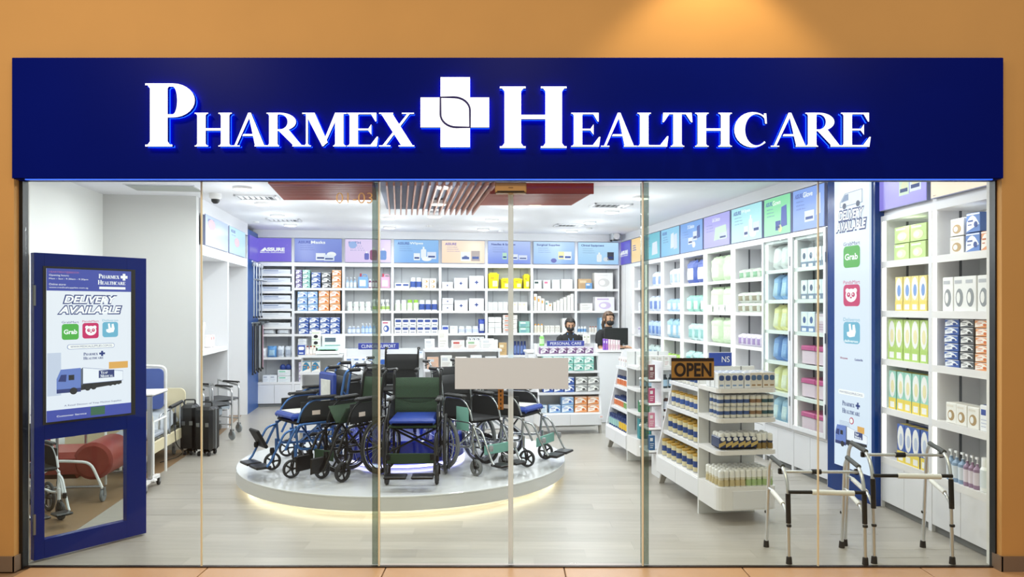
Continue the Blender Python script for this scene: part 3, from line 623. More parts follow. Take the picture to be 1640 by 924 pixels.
def m_bottle(r, h_, body, cap, lab, kind='screw', seg=12):
    def f():
        B = mat(body, .3); C2 = mat(cap, .35); L = mat(lab, .45); m = MB()
        if kind == 'jug':
            m.box(-r, r, 0, r*1.1, 0, h_*.78, B, r*.16); m.box(-r*.7, r*.5, -.002, 0, h_*.15, h_*.55, L)
            m.tube(fillet([(-r*.3, r*.5, h_*.76), (-r*.1, r*.5, h_*.93), (r*.7, r*.5, h_*.93), (r*.8, r*.5, h_*.75)], .02), r*.12, B, 6)
            m.lathe([(r*.2, h_*.76), (r*.2, h_), (0, h_)], 10, C2, (-r*.5, r*.5, 0)); return m.mesh('jug')
        c = (0, r, 0)
        if kind == 'screw': m.lathe([(r*.92, 0), (r, .01), (r, h_*.14), (r*1.01, h_*.15), (r*1.01, h_*.62), (r, h_*.63), (r, h_*.72), (r*.55, h_*.82), (r*.55, h_*.84), (r*.6, h_*.84), (r*.6, h_), (0, h_)], seg, B, c, mats=[B, B, B, L, L, B, B, B, C2, C2, C2])
        elif kind == 'pill': m.lathe([(r*.94, 0), (r, .006), (r, h_*.12), (r*1.01, h_*.13), (r*1.01, h_*.64), (r, h_*.65), (r*.8, h_*.74), (r*.82, h_*.74), (r*.82, h_), (0, h_)], seg, B, c, mats=[B, B, B, L, L, B, B, C2, C2])
        elif kind == 'bulb': m.lathe([(r*.9, 0), (r, h_*.04), (r, h_*.30), (r*.86, h_*.42), (r*.98, h_*.56), (r*.98, h_*.70), (r*.95, h_*.70), (r*.93, h_*.90), (r*.6, h_*.98), (0, h_)], seg, B, c, mats=[B, L, L, L, B, B, C2, C2, C2])
        elif kind == 'can': m.lathe([(r*.97, 0), (r, .004), (r, h_*.06), (r*1.005, h_*.07), (r*1.005, h_*.30), (r*1.006, h_*.62), (r*1.005, h_*.86), (r, h_*.87), (r*1.02, h_*.88), (r*1.02, h_*.99), (r*.93, h_), (r*.9, h_*.97), (0, h_*.97)], seg, B, c, mats=[ALU, ALU, B, B, L, B, B, C2, C2, C2, C2, C2])
        elif kind == 'pump':
            m.lathe([(r*.95, 0), (r, .008), (r, h_*.12), (r*1.01, h_*.13), (r*1.01, h_*.52), (r, h_*.53), (r, h_*.62), (r*.35, h_*.72), (r*.35, h_*.80), (r*.12, h_*.81), (r*.12, h_*.93), (0, h_*.93)], seg, B, c, mats=[B, B, B, L, L, B, B, B, C2, C2, C2])
            m.box(-r*.7, r*.25, r*.8, r*1.2, h_*.93, h_, C2)
        elif kind == 'spray':
            m.lathe([(r, 0), (r, h_*.15), (r*1.01, h_*.16), (r*.9, h_*.42), (r*.3, h_*.68), (r*.3, h_*.78), (0, h_*.78)], seg, B, c, mats=[B, B, L, B, C2, C2]); m.box(-r, r*.5, r*.7, r*1.3, h_*.8, h_, C2); m.box(-r*.8, -r*.6, r*.8, r*1.2, h_*.62, h_*.8, C2)
        return m.mesh(kind+'_bottle')
    return cached(('bottle', round(r, 3), round(h_, 3), body, cap, lab, kind, seg), f)
def m_pack(w_, h_, d_, body, lab, seed=0, lean=0, lab2=None):
    """soft filled bag with pinched seams"""
    def f():
        r = random.Random(seed); m = MB(); B = mat(body, .35, noise=.16, bump=.5, scale=22); L = mat(lab, .4, noise=.35, scale=30, stretch=(1, 1, 3)); n, k = 6, 6; V = []
        for side in (0, 1):
            for j in range(k+1):
                for i in range(n+1):
                    u, v = i/n*2-1, j/k; b = (1-u**8)**.7*(1-(2*v-1)**8)**.7; e = r.uniform(-.02, .02)*w_
                    y = (d_/2)*(1-b if side == 0 else 1+b) + lean*v*h_ + e*.6
                    V.append((u*w_/2*(1-.06*(1-abs(2*v-1)))+e*.4, y, v*h_*(1+e*.1)+(.015*h_*math.sin(9*u+seed) if j == k else 0)))
        N = (n+1)*(k+1); F1 = []; F2 = []
        for s in (0, 1):
            for j in range(k):
                for i in range(n):
                    q = [s*N+j*(n+1)+i, s*N+j*(n+1)+i+1, s*N+(j+1)*(n+1)+i+1, s*N+(j+1)*(n+1)+i]
                    if s: q = q[::-1]
                    (F2 if (s == 0 and 1 <= i < n-1 and 1 <= j < k-2) else F1).append(q)
        for i in range(n): F1.append([i, N+i, N+i+1, i+1]); t = k*(n+1); F1.append([t+i, t+i+1, N+t+i+1, N+t+i])
        for j in range(k): F1.append([j*(n+1), (j+1)*(n+1), N+(j+1)*(n+1), N+j*(n+1)]); t = n; F1.append([j*(n+1)+t, N+j*(n+1)+t, N+(j+1)*(n+1)+t, (j+1)*(n+1)+t])
        b0 = len(m.v); m.add(V, F1, B, True)
        i2 = m.mi(L); m.f += [[b0+q for q in f_] for f_ in F2]; m.m += [i2]*len(F2); m.s += [True]*len(F2)
        return m.mesh('soft_pack')
    return cached(('pack', round(w_, 3), round(h_, 3), round(d_, 3), body, lab, seed, lean), f)
def m_bin(w_, h_, d_):
    def f():
        Y = mat('f4e60a', .4); m = MB(); a = .86
        m.add([(-w_/2*a, .02, 0), (w_/2*a, .02, 0), (w_/2*a, d_-.02, 0), (-w_/2*a, d_-.02, 0), (-w_/2, 0, h_*.86), (w_/2, 0, h_*.86), (w_/2, d_, h_*.86), (-w_/2, d_, h_*.86)], [(3, 2, 1, 0), (4, 5, 6, 7), (0, 1, 5, 4), (1, 2, 6, 5), (2, 3, 7, 6), (3, 0, 4, 7)], Y)
        m.box(-w_*.53, w_*.53, -.01, d_+.01, h_*.86, h_*.92, Y); m.box(-w_*.36, w_*.36, .02, d_*.8, h_*.92, h_, Y); m.box(-w_*.1, w_*.36, -.004, .012, h_*.15, h_*.5, mat('f6f0b4', .5)); m.box(-w_*.3, w_*.05, -.002, .012, h_*.62, h_*.72, mat('c9a800', .5))
        return m.mesh('yellow_bin')
    return cached(('bin', round(w_, 3), round(h_, 3)), f)
# level words
def lev(k, n): return '' if n == 1 else (('top ' if k == n-1 else 'bottom ' if k == 0 else 'middle ' if n == 3 else ['', 'second ', 'third ', 'fourth ', 'fifth ', 'sixth '][k]+('' if 1 else '')) + 'in stack')
def row(F, z, place, name, desc, cat, mesh, x0, x1, n, hh, levels=1, dep=.03, jit=.004, rows=1, rstep=.1, counts=None, tilt=0, group=None, child=None):
    """n alike goods side by side between local x0 and x1, stacked in levels, in rows going back"""
    st = (x1-x0)/n; objs = []
    for r in range(rows):
        for i in range(n):
            L = counts[i] if counts else levels
            for k in range(L):
                x = x0+st*(i+.5)+R_.uniform(-jit, jit); nm = ORD[i] if n > 1 and i < 12 else ''
                if n > 1 and i == n-1: nm = 'rightmost'
                parts = [desc]
                if nm: parts.append(nm)
                if L > 1: parts.append(lev(k, L))
                lab = ' '.join(parts[:1])+(', '+' '.join(p for p in parts[1:]) if len(parts) > 1 else '')+', '+place
                if rows > 1 : lab = desc+((', '+nm) if nm else '')+(', level %s' % ['one', 'two', 'three', 'four', 'five', 'six'][k] if L > 1 else '')+', '+['front row', 'second row', 'third row', 'fourth row', 'fifth row'][r]+', '+place
                o = link(name, mesh, None, F.w(x, dep+r*rstep+R_.uniform(-jit, jit), z+k*hh), F.a+R_.uniform(-.02, .02)*(tilt or 1))
                tag(o, lab.replace(' ,', ','), cat, (group or name.replace('_', ' ')+'s '+place)); objs.append(o)
                if child:
                    for cn, cm in child: link(cn, cm, o)
    return objs
def P(px): return px
class Shelf:
    """helper: goods given by the pixel columns they span on this wall"""
    def __init__(s, F, bayname): s.F = F; s.b = bayname
    def put(s, sh, name, desc, cat, p0, p1, n, h_, kind, levels=1, counts=None, d_=.2, dep=.03, fill=.94, place=None, rows=1, rstep=.1, jit=.004, lean=0, tilt=1, zs=SH):
        F = s.F; x0, x1 = F.X(p0, dep), F.X(p1, dep); w_ = (x1-x0)/n*fill; z = zs[sh]+.001
        pl = place or ('%s shelf %s' % (['lowest', 'second lowest', 'middle', 'second', 'top', 'topmost'][sh] if len(zs) == 5 else ['lowest', 'second', 'third', 'fourth', 'fifth', 'top'][sh], s.b))
        t = kind[0]
        if t == 'c': me = m_carton(w_, h_*.97, d_, *kind[1:])
        elif t == 'b': me = m_bottle(w_/2, h_, *kind[1:])
        elif t == 'p': me = m_pack(w_, h_, d_*.6, *kind[1:])
        elif t == 'y': me = m_bin(w_, h_, d_)
        return row(F, z, pl, name, desc, cat, me, x0, x1, n, h_, levels, dep, jit, rows, rstep, counts, tilt)
# ---- back wall
LWx = BW.X
bd = [409.0, 469.3, 550, 628.5, 705, 779, 852, 922.5, 992]
bn = ['first back-wall shelf bay with rows of flat walking-stick cartons', 'back-wall shelf bay under the masks screen', 'back-wall shelf bay under the pale pink screen', 'back-wall shelf bay under the wipes screen', 'back-wall shelf bay under the peach screen',
      'back-wall shelf bay with yellow bins under needles screen', 'back-wall shelf bay under the surgical supplies screen', 'back-wall shelf bay under the clinical equipment screen']
z0s = [2.345, 2.195, 2.04, 1.885, 1.73, 1.585, 1.41, 1.28]
bay(BW, LWx(bd[0]), LWx(bd[1]), bn[0], shelves=(.43, .87)+tuple(sorted(z0s)), backm=BACKP)
for i in range(1, 8): bay(BW, LWx(bd[i]), LWx(bd[i+1]), bn[i])
s0 = Shelf(BW, 'of first bay')
for k, z in enumerate(z0s):
    wd = LWx(465)-LWx(416)
    if k < 5: me = m_carton(wd, .085, .3, 'dfe3ee', '8d99b4', '9aa4bb', 2)
    elif k < 7: me = m_carton(wd, .075, .3, 'e9eaec', 'c9ccd2', 'd5d8dc', 2)
    else: me = m_pack(wd*.47, .09, .25, 'e4e7ec', 'd3d8df', 3)
    for j in range(1 if k < 7 else 2):
        o = link('long_carton', me, None, BW.w(LWx(416)+wd/2 if k < 7 else LWx(416)+wd*(.25+.5*j), .02, z+.001), BW.a)
        tag(o, 'long flat grey-white carton on the %s narrow shelf of first bay' % ORD[k] if k < 7 else 'folded white plastic pack, %s on lowest narrow shelf of first bay' % ('left' if j == 0 else 'right'), 'carton', 'long cartons in the first bay')
PLB = 'lower lit compartment, first bay'
S = s0.put
S(1, 'soft_pack', 'pale blue folded pack', 'pack', 427, 443, 1, .20, ('p', '5f9bd8', 'a8cbea', 4)); S(1, 'soft_pack', 'clear and white pack', 'pack', 443, 467, 2, .20, ('p', 'dfe5ee', 'b4bfd0', 5))
S(1, 'soft_pack', 'white cloth pack', 'pack', 410, 427, 1, .17, ('p', 'e8e9ee', 'dcdfe6', 6))
S(0, 'carton', 'small white carton with grey label', 'carton', 420, 444, 2, .13, ('c', 'eef0f4', 'b8c0cc', 'c9d0da', 2)); S(0, 'carton', 'white carton with mint label', 'carton', 444, 466, 1, .11, ('c', 'eef1f2', '8fd3b4', 'c9d0da', 2), levels=2)
m = MB().lathe([(0, 0), (.05, .01), (.055, .05), (.03, .09), (0, .1)], 12, NAVY)
me = m.mesh('blue_ball')
for j, px in enumerate((452, 461)): tag(link('grip_ball', me, None, BW.w(LWx(px), .08, .65), BW.a), 'small navy exercise grip, %s one on the mint-label cartons' % ('left' if j == 0 else 'right'), 'grip', 'navy exercise grips')
s1 = Shelf(BW, 'under masks screen'); S = s1.put
G = ('c', '8fb6e2', 'f2f5fa', '3c62b4', 0); O_ = ('c', 'f0a46a', 'fbf3ea', 'd9702c', 0); NB = ('c', '3f62b0', 'f2f5fa', '27418c', 0); GR = ('c', '8ecbc0', 'f2f7f5', '4f8d86', 0); PU = ('c', '7b6aa8', 'f3eff8', '4a3a7c', 0); BK = ('c', '5d6064', 'f0f0f0', '26282a', 0)
S(4, 'glove_carton', 'purple glove carton', 'carton', 473, 483.5, 1, .082, PU, 4); S(4, 'glove_carton', 'mint glove carton', 'carton', 484.5, 497, 1, .082, GR, 4); S(4, 'glove_carton', 'navy glove carton', 'carton', 498.5, 514, 1, .095, NB, 3)
S(4, 'glove_carton', 'black and white glove carton', 'carton', 515, 530.5, 1, .095, BK, 3); S(4, 'glove_carton', 'orange glove carton', 'carton', 531.5, 547, 1, .11, O_, 4 if 0 else 3)
S(3, 'glove_carton', 'light blue glove carton', 'carton', 476, 509, 2, .118, G, 3); S(3, 'glove_carton', 'orange glove carton', 'carton', 510, 545, 2, .125, O_, 3)
S(2, 'glove_carton', 'royal blue glove carton', 'carton', 478, 545, 4, .10, NB, 3)
S(1, 'flat_pack', 'flat white dressing pack', 'pack', 477, 491, 1, .055, ('c', 'eceef2', 'c9cfdb', 'aab4c6', 2), 6); S(0, 'flat_pack', 'flat mauve bandage pack', 'pack', 478, 491, 1, .07, ('c', 'b9aacb', 'efeaf4', '6b5590', 0), 5)
S(1, 'carton', 'navy and white carton', 'carton', 492, 501, 1, .17, ('c', '39559f', 'eef1f8', 'eef1f8', 5))
s2 = Shelf(BW, 'under pale pink screen'); S = s2.put
S(4, 'pump_bottle', 'slim pale blue pump bottle', 'bottle', 553.5, 571.5, 3, .20, ('b', 'a9c6e8', 'f0f4fa', 'e6eefa', 'pump'), rows=1, fill=.8)
S(4, 'jug', 'large blue handwash jug', 'bottle', 573, 590, 1, .27, ('b', '7aa7dc', 'b23a50', 'eef2fa', 'jug')); S(4, 'pump_bottle', 'small maroon lotion bottle', 'bottle', 590, 605, 3, .17, ('b', '7c3a68', 'f2f2f6', 'efe3ec', 'screw'), fill=.85)
S(4, 'jug', 'large pink handwash jug', 'bottle', 609, 625, 1, .27, ('b', 'dca6c4', 'c03a5a', 'f4eef4', 'jug'))
S(3, 'white_tub', 'small white screw-lid tub', 'tub', 555.5, 594, 4, .085, ('b', 'eff1ef', 'f8f8f8', 'dfe6e0', 'pill'), 2); S(3, 'spray_bottle', 'white trigger spray bottle', 'bottle', 596, 625, 4, .21, ('b', 'e6ece0', 'f4f4f4', 'a9c76c', 'spray'))
S(2, 'squeeze_bottle', 'small grey-blue squeeze bottle', 'bottle', 556, 577, 3, .14, ('b', '9fb1cf', 'e6eaf2', 'dfe6f2', 'screw')); S(2, 'pump_bottle', 'light blue pump bottle', 'bottle', 578, 602, 4, .19, ('b', '8fb3e4', 'f2f6fc', 'cfe0f6', 'pump'))
S(2, 'carton', 'white carton with red and blue print', 'carton', 611, 626, 1, .24, ('c', 'ecedf6', 'c85a78', '3a56a4', 4))
s3 = Shelf(BW, 'under wipes screen'); S = s3.put
S(4, 'carton', 'small white carton with navy label', 'carton', 632, 655.5, 2, .10, ('c', 'f1f2f6', '2f4a94', 'c9cfdb', 5)); S(4, 'wipe_canister', 'navy and white wipe canister', 'canister', 656.5, 675.5, 2, .20, ('b', 'eef1f6', 'f4f6fa', '3f5ca8', 'pill'))
S(4, 'wipe_roll', 'white wipe roll with gold spot', 'roll', 676, 699, 2, .095, ('c', 'f3f1ec', 'e4ded2', 'caa56a', 4), 2)
S(3, 'slim_bottle', 'white slim bottle with pale label', 'bottle', 632.5, 652, 2, .20, ('b', 'f0f2f2', 'f5f6f6', 'e0ecd8', 'pill')); S(3, 'slim_bottle', 'white bottle with green cap', 'bottle', 652, 671, 2, .205, ('b', 'eff3ea', '9ccf4a', 'ddebcf', 'pill')); S(3, 'slim_bottle', 'white bottle with navy label', 'bottle', 671, 701, 3, .20, ('b', 'f0f2f6', 'f5f6fa', '3a56a4', 'pill'))
S(2, 'carton', 'small white carton with navy oval label', 'carton', 631.5, 702, 6, .14, ('c', 'eff0f4', '2b4590', '6c7488', 5), 2)
S(1, 'carton', 'small white carton', 'carton', 634, 655, 3, .12, ('c', 'eef0f4', 'c9d2e2', 'b8c4da', 2)); S(1, 'carton', 'low grey-white carton', 'carton', 660, 690, 3, .09, ('c', 'e4e8f0', '9fb0d4', 'c4ccdc', 2)); s2.put(1, 'carton', 'small blue and white carton', 'carton', 556, 572, 2, .15, ('c', 'dfe6f4', '5f7fc4', 'a8b8dc', 2)); s2.put(1, 'carton', 'small white carton', 'carton', 610, 625, 2, .13, ('c', 'eeeef2', 'c8c0d4', 'd4d4de', 2))
s4 = Shelf(BW, 'under peach screen'); S = s4.put; WX_ = ('c', 'f0f0f4', '23408c', 'b9c2d8', 1)
S(4, 'first_aid_box', 'small white box with navy cross', 'box', 707.5, 726, 1, .125, WX_); S(4, 'first_aid_box', 'medium white box with navy cross', 'box', 727, 749.5, 1, .205, WX_); S(4, 'first_aid_box', 'large white box with navy cross', 'box', 751, 775.5, 1, .245, WX_)
S(3, 'first_aid_box', 'small white box with navy cross', 'box', 707.5, 726, 1, .12, WX_, 2); S(3, 'first_aid_box', 'medium white box with navy cross', 'box', 727.5, 749.5, 1, .205, WX_); S(3, 'first_aid_box', 'large white box with navy cross', 'box', 750.5, 775.5, 1, .24, WX_)
S(2, 'carton', 'blue and white small carton', 'carton', 707.5, 719, 1, .15, ('c', 'dfe4f4', '3d55b4', '8fa0d8', 5)); S(2, 'carton', 'white small carton', 'carton', 720, 733, 1, .14, ('c', 'eef0f4', 'd0d5de', 'd0d5de', 2)); S(2, 'bandage_roll', 'white rolled bandage', 'roll', 734, 768, 3, .13, ('b', 'eceef4', 'f2f3f8', 'cfd6ea', 'pill')); S(2, 'soft_pack', 'deep blue wrapped support', 'pack', 766, 777, 1, .26, ('p', '2f4bb0', 'dfe6f6', 8))
S(1, 'carton', 'tiny white carton with dark oval', 'carton', 748.5, 776, 4, .088, ('c', 'f1f2f4', 'e6e8ee', '4a5570', 4), 4)
S(1, 'wire_tray', 'clear tray with red and white print', 'tray', 695, 720, 1, .16, ('c', 'e8ebee', 'd88c94', 'cdd6d2', 2)); S(1, 'wire_tray', 'clear tray with pale packets', 'tray', 721, 747, 1, .16, ('c', 'eceef0', 'dfe5ea', 'cfd8e4', 2))
s5 = Shelf(BW, 'under needles screen'); S = s5.put
for a_, b_, h_, l_ in ((782, 799.5, .30, 'tall yellow sharps bin, leftmost'), (802.5, 818, .20, 'short yellow sharps bin left of the door stile'), (822.5, 837, .20, 'short yellow sharps bin right of the door stile'), (839, 848.8, .28, 'tall narrow yellow sharps bin, rightmost')):
    S(4, 'sharps_bin', l_, 'bin', a_, b_, 1, h_, ('y',))
S(3, 'carton', 'small white carton with pale blue print', 'carton', 781.5, 813, 4, .17, ('c', 'eef2f2', 'd9e6ee', '9fc3dc', 2)); S(3, 'carton', 'small white carton with yellow print', 'carton', 822, 845, 3, .17, ('c', 'eef0ee', 'e6e4b8', 'b9d4dc', 2))
S(2, 'carton', 'plain white flat carton', 'carton', 781.8, 803.5, 2, .10, ('c', 'eff0f0', 'dfe3e6', 'c9ced4', 2), 3); S(2, 'carton', 'white carton with orange and navy stripe', 'carton', 805, 829, 1, .085, ('c', 'ece6e2', 'd8764a', '3a3f60', 2), 4); S(2, 'carton', 'teal and white carton', 'carton', 831, 849, 1, .11, ('c', '8fc4b8', 'f0f4f2', '3a66a8', 2), 2)
S(1, 'carton', 'white carton', 'carton', 782, 797.5, 1, .30, ('c', 'f0f0ee', 'd8dadf', 'd0d4da', 2)); S(1, 'carton', 'brown cardboard carton', 'carton', 798.5, 812, 1, .24, ('c', 'c9a877', 'e8dcc4', 'b08f5e', 2)); S(1, 'dark_bottle', 'navy bottle', 'bottle', 823, 843, 4, .26, ('b', '2f4584', '1f2f60', '6a80b8', 'pill'))
s6 = Shelf(BW, 'under surgical supplies screen'); S = s6.put
S(4, 'carton', 'white carton with dark green top', 'carton', 854.5, 867.5, 1, .17, ('c', 'ecefec', '2e4a48', 'c9d6d2', 2)); S(4, 'carton', 'white carton with pink stripe', 'carton', 870, 881.5, 1, .17, ('c', 'f1eff1', 'd06a8c', 'dcc4d0', 2)); S(4, 'carton', 'white carton with diagonal line', 'carton', 884, 896.5, 1, .18, ('c', 'eff0f0', 'd4d9dc', 'b9c0c4', 2)); S(4, 'carton', 'wide white carton', 'carton', 898.5, 917.5, 1, .19, ('c', 'f1f1f0', 'e0e2e4', 'cfd3d6', 2))
for k in range(5): S(3, 'carton', 'slim white carton with orange top, %s from left' % ORD[k], 'carton', 854.5+6.2*k, 860+6.2*k, 1, .33-.045*k, ('c', 'f2efe8', 'f0a040' if k != 3 else '5f9c98', 'e0d8c8', 2))
for k in range(6): S(3, 'carton', 'slim plain white carton, %s of rising row' % ORD[k], 'carton', 886+5.6*k, 891+5.6*k, 1, .17+.032*k, ('c', 'f1f1ee', 'e6dfd2', 'dcd8cc', 2))
S(2, 'bottle', 'small white and orange bottle', 'bottle', 855, 871, 3, .17, ('b', 'f0ece0', 'e8b060', 'e6dfcf', 'screw')); S(2, 'carton', 'thin white booklet carton', 'carton', 872, 897, 6, .14, ('c', 'eceae4', 'd4cfc4', 'b9b4aa', 2)); S(2, 'carton', 'white carton behind the seated cashier', 'carton', 900, 919, 1, .28, ('c', 'f0f0ee', 'e2e4e6', 'd0d4d8', 2))
s7 = Shelf(BW, 'under clinical equipment screen'); S = s7.put
S(4, 'carton', 'brown cardboard carton', 'carton', 925.5, 948, 1, .20, ('c', 'c2a27c', 'd8c2a0', 'a88860', 2)); S(4, 'carton', 'small blue device carton', 'carton', 938, 949, 1, .12, ('c', '6f9fd0', 'f0f4fa', '2d4a80', 2), dep=.01, d_=.015); S(4, 'carton', 'large white appliance carton', 'carton', 951, 982, 1, .32, ('c', 'f0eeec', 'e6e4e2', 'd6d4d2', 4))
S(3, 'carton', 'white carton with dotted side', 'carton', 929, 950, 1, .15, ('c', 'ecebe8', 'dcdad6', 'c6c4c0', 2)); S(3, 'carton', 'large white carton with violet ring', 'carton', 952, 985, 1, .27, ('c', 'efedf2', 'c9b4dc', 'd4c4e6', 4))
S(2, 'carton', 'pale blue carton beside standing cashier', 'carton', 960, 972, 1, .29, ('c', '9cc6e4', 'e6f0f8', 'd0e4f2', 2)); S(2, 'bottle', 'small white bottle', 'bottle', 925, 940, 3, .12, ('b', 'eceef0', 'f6f6f6', '6f9fd0', 'screw')); S(2, 'bottle', 'small brown-capped bottle', 'bottle', 944, 957, 3, .12, ('b', 'efece8', 'b06040', 'e6e0d8', 'screw'))

# ---- right wall, far section
rd = [992, 1011.5, 1032, 1058.7, 1090, 1127.3, 1171.3, 1223.4, 1269.5, 1327]
rl = ['tall plain white panel bay in the far right corner', 'narrow right-wall shelf bay under the orange-yellow screen', 'right-wall shelf bay under the teal screen', 'right-wall shelf bay under the sky blue screen', 'right-wall shelf bay under the mid blue collection screen',
      'right-wall shelf bay under the lilac screen', 'right-wall shelf bay under the aqua wipes screen']
rx = [RA.X(p) for p in rd]
o = thing('wall_panel', rl[0], 'panel', RA.w((rx[0]+rx[1])/2, 0, 0), RA.a); link('panel', MB().box(-(rx[1]-rx[0])/2, (rx[1]-rx[0])/2, 0, .02, 0, 2.555, WHITE), o); link('seam', MB().box(-.002, .002, -.001, 0, 0, 2.55, STEEL), o)
for i in range(1, 7): bay(RA, rx[i], rx[i+1], rl[i], led=True, depth=.40, group='right-wall open shelf bays')
SG = (.46, .81, 1.155, 1.495, 1.835, 2.17)
for i, l_ in ((7, 'glass-door cabinet of garment packs under the green gown screen'), (8, 'glass-door cabinet of glove cartons beside the poster column')): bay(RA, rx[i], rx[i+1], l_, shelves=SG, led=True, depth=.40, glassdoor=True, zt=2.47, group='right-wall glass-door cabinets', name='glass_cabinet')
PK = lambda a, b, s: ('p', a, b, s)
def ra(i, nm, f0=.18, f1=.97):
    s = Shelf(RA, nm); x0, x1 = rx[i], rx[i+1]
    def put(sh, name, desc, cat, a, b, n, h_, kind, **k):
        xa, xb = x0+(x1-x0)*a, x0+(x1-x0)*b; w_ = (xb-xa)/n*k.pop('fill', .94); d_ = k.pop('d_', .2); dep = k.pop('dep', .04); zs = k.pop('zs', SH)
        me = m_carton(w_, h_*.97, d_, *kind[1:]) if kind[0] == 'c' else m_bottle(w_/2, h_, *kind[1:]) if kind[0] == 'b' else m_pack(w_, h_, d_*.6, *kind[1:])
        pl = '%s shelf %s' % ((['lowest', 'second lowest', 'middle', 'second', 'top'] if len(zs) == 5 else ['lowest', 'second', 'third', 'fourth', 'fifth', 'top'])[sh], nm)
        return row(RA, zs[sh]+.001, pl, name, desc, cat, me, xa, xb, n, h_, k.get('levels', 1), dep, .004, k.get('rows', 1), k.get('rstep', .1), k.get('counts'))
    return put
q = ra(1, 'under orange-yellow screen')
for sh in (4, 3, 2, 1): q(sh, 'carton', 'small white carton', 'carton', .35, .95, 2, .14+.02*(sh % 2), ('c', 'ece9f0', 'a89cc8' if sh == 2 else 'd6dae2', 'c8ccd6', 2))
q = ra(2, 'under teal screen'); CM = 'soft_pack'
q(4, CM, 'white and blue incontinence pack', 'pack', .3, .97, 2, .25, PK('dfe6f4', '8fa8d8', 11)); q(3, CM, 'blue-lettered white pack', 'pack', .1, .97, 3, .26, PK('cfd9ee', '6d88c8', 12)); q(2, CM, 'light blue pack', 'pack', .05, .97, 4, .25, PK('b6cdea', '5f86cc', 13)); q(1, CM, 'pale green and blue pack', 'pack', .08, .97, 3, .26, PK('cfe2e0', '86b0cc', 14)); q(0, CM, 'white and violet pack', 'pack', .1, .95, 3, .25, PK('d9d8ea', '8a90c8', 15))
q = ra(3, 'under sky blue screen')
q(4, CM, 'clear and white hanging-style pack', 'pack', .3, .97, 3, .26, PK('e6eaf0', 'b9c9e4', 16)); q(3, CM, 'pale blue small pack', 'pack', .15, .97, 3, .2, PK('a9cbe8', 'e0ecf6', 17)); q(2, CM, 'green-blue slim pack', 'pack', .15, .97, 3, .3, PK('9fc8dc', 'dfeef2', 18)); q(1, CM, 'lime green packet', 'pack', .1, .97, 5, .16, PK('a9d060', 'e4f0c4', 19)); q(0, CM, 'pale blue packet', 'pack', .1, .97, 4, .2, PK('a8c4e4', 'dfe8f4', 20))
q = ra(4, 'under mid blue screen')
q(4, CM, 'tall navy and white diaper pack', 'pack', .1, .97, 2, .34, PK('4f66b4', 'e6ebf6', 21)); q(3, CM, 'mint green pack', 'pack', .12, .97, 3, .24, PK('9fd8c8', 'e4f2ee', 22)); q(2, CM, 'mint and white pack', 'pack', .2, .97, 3, .24, PK('c6e2e0', '8fc4c0', 23)); q(1, CM, 'teal and white pack', 'pack', .08, .97, 3, .25, PK('b6dcd8', '6fb0b0', 24)); q(0, CM, 'pale mint pack', 'pack', .1, .97, 3, .24, PK('cfe6dc', 'a0ccbc', 25))
q = ra(5, 'under lilac screen')
for sh in (4, 3, 2): q(sh, 'pad_stack', 'tall stack of pale green underpads', 'pads', .08, .97, 2, .34, PK('c8deba', 'dcebd0', 26+sh)); 
q(3, 'pad_tray', 'clear tray of white packets', 'tray', .08, .97, 4, .10, PK('e8ece8', 'f4f6f2', 31), dep=.01, d_=.02); q(1, CM, 'small mint underpad pack', 'pack', .08, .97, 3, .22, PK('c4e4cc', 'e9f4ea', 32)); q(0, CM, 'pale green underpad bundle', 'pack', .08, .97, 2, .2, PK('d0e8d4', 'f0f6ee', 33))
q = ra(6, 'under aqua wipes screen')
q(4, 'wipe_pack', 'white wet-wipe pack with green seal', 'pack', .12, .97, 4, .13, PK('d9e0d6', '7fb08a', 34)); q(3, 'wipe_pack', 'white wet-wipe pack with brown picture', 'pack', .08, .97, 4, .125, PK('d6dcd2', '8f8a72', 35), levels=2); q(2, 'wipe_pack', 'violet-grey wipe packet', 'pack', .1, .97, 6, .15, PK('d9d2e2', '9a84b4', 36))
q(0, 'cloth_pack', 'folded white cloth pack', 'pack', .1, .95, 3, .15, PK('e6eae8', 'cfd8d6', 37))
q = ra(7, 'of gown cabinet')
for sh, (c1, c2, d1) in enumerate((('a9cbe6', 'd3e4f2', 'light blue'), ('9fc6ea', 'c4dcf2', 'sky blue'), ('f2ecaa', 'f8f4cf', 'pale yellow') , ('6f97d6', '9ab8e4', 'mid blue'), ('f0eaa4', 'f7f3c8', 'soft yellow'), ('8fb8ea', 'b4d0f2', 'bright blue'))):
    if sh == 5: c1, c2, d1 = 'e6e8ea', 'f0f1f2', 'clear white'
    if sh == 4: c1, c2, d1 = '8fb8e6', 'b4d0f2', 'bright blue'
    if sh == 3: c1, c2, d1 = 'f0eaa4', 'f7f3c8', 'soft yellow'
    if sh == 2: c1, c2, d1 = '6f97d6', '8fb0e2', 'mid blue'
    if sh == 1: c1, c2, d1 = 'f2ecaa', 'f8f4cf', 'pale yellow'
    q(sh, 'gown_pack', d1+' folded gown in clear bag', 'garment', .14, .96, 3, .29, ('p', c1, c2, 40+sh, .10), zs=SG, d_=.24)
    q(sh, 'shelf_guard', 'clear acrylic guard strip', 'guard', .06, .97, 1, .09, ('c', 'e9eef6', 'eef2f8', 'e4eaf4', 2), zs=SG, d_=.004, dep=.012) if 0 else None
q = ra(8, 'of glove cabinet')
for sh in (5, 4): q(sh, 'glove_carton', 'white and grey glove carton', 'carton', .14, .92, 4, .21, ('c', 'e4e7ee', '7f8aa4', '566080', 3), zs=SG, d_=.12)
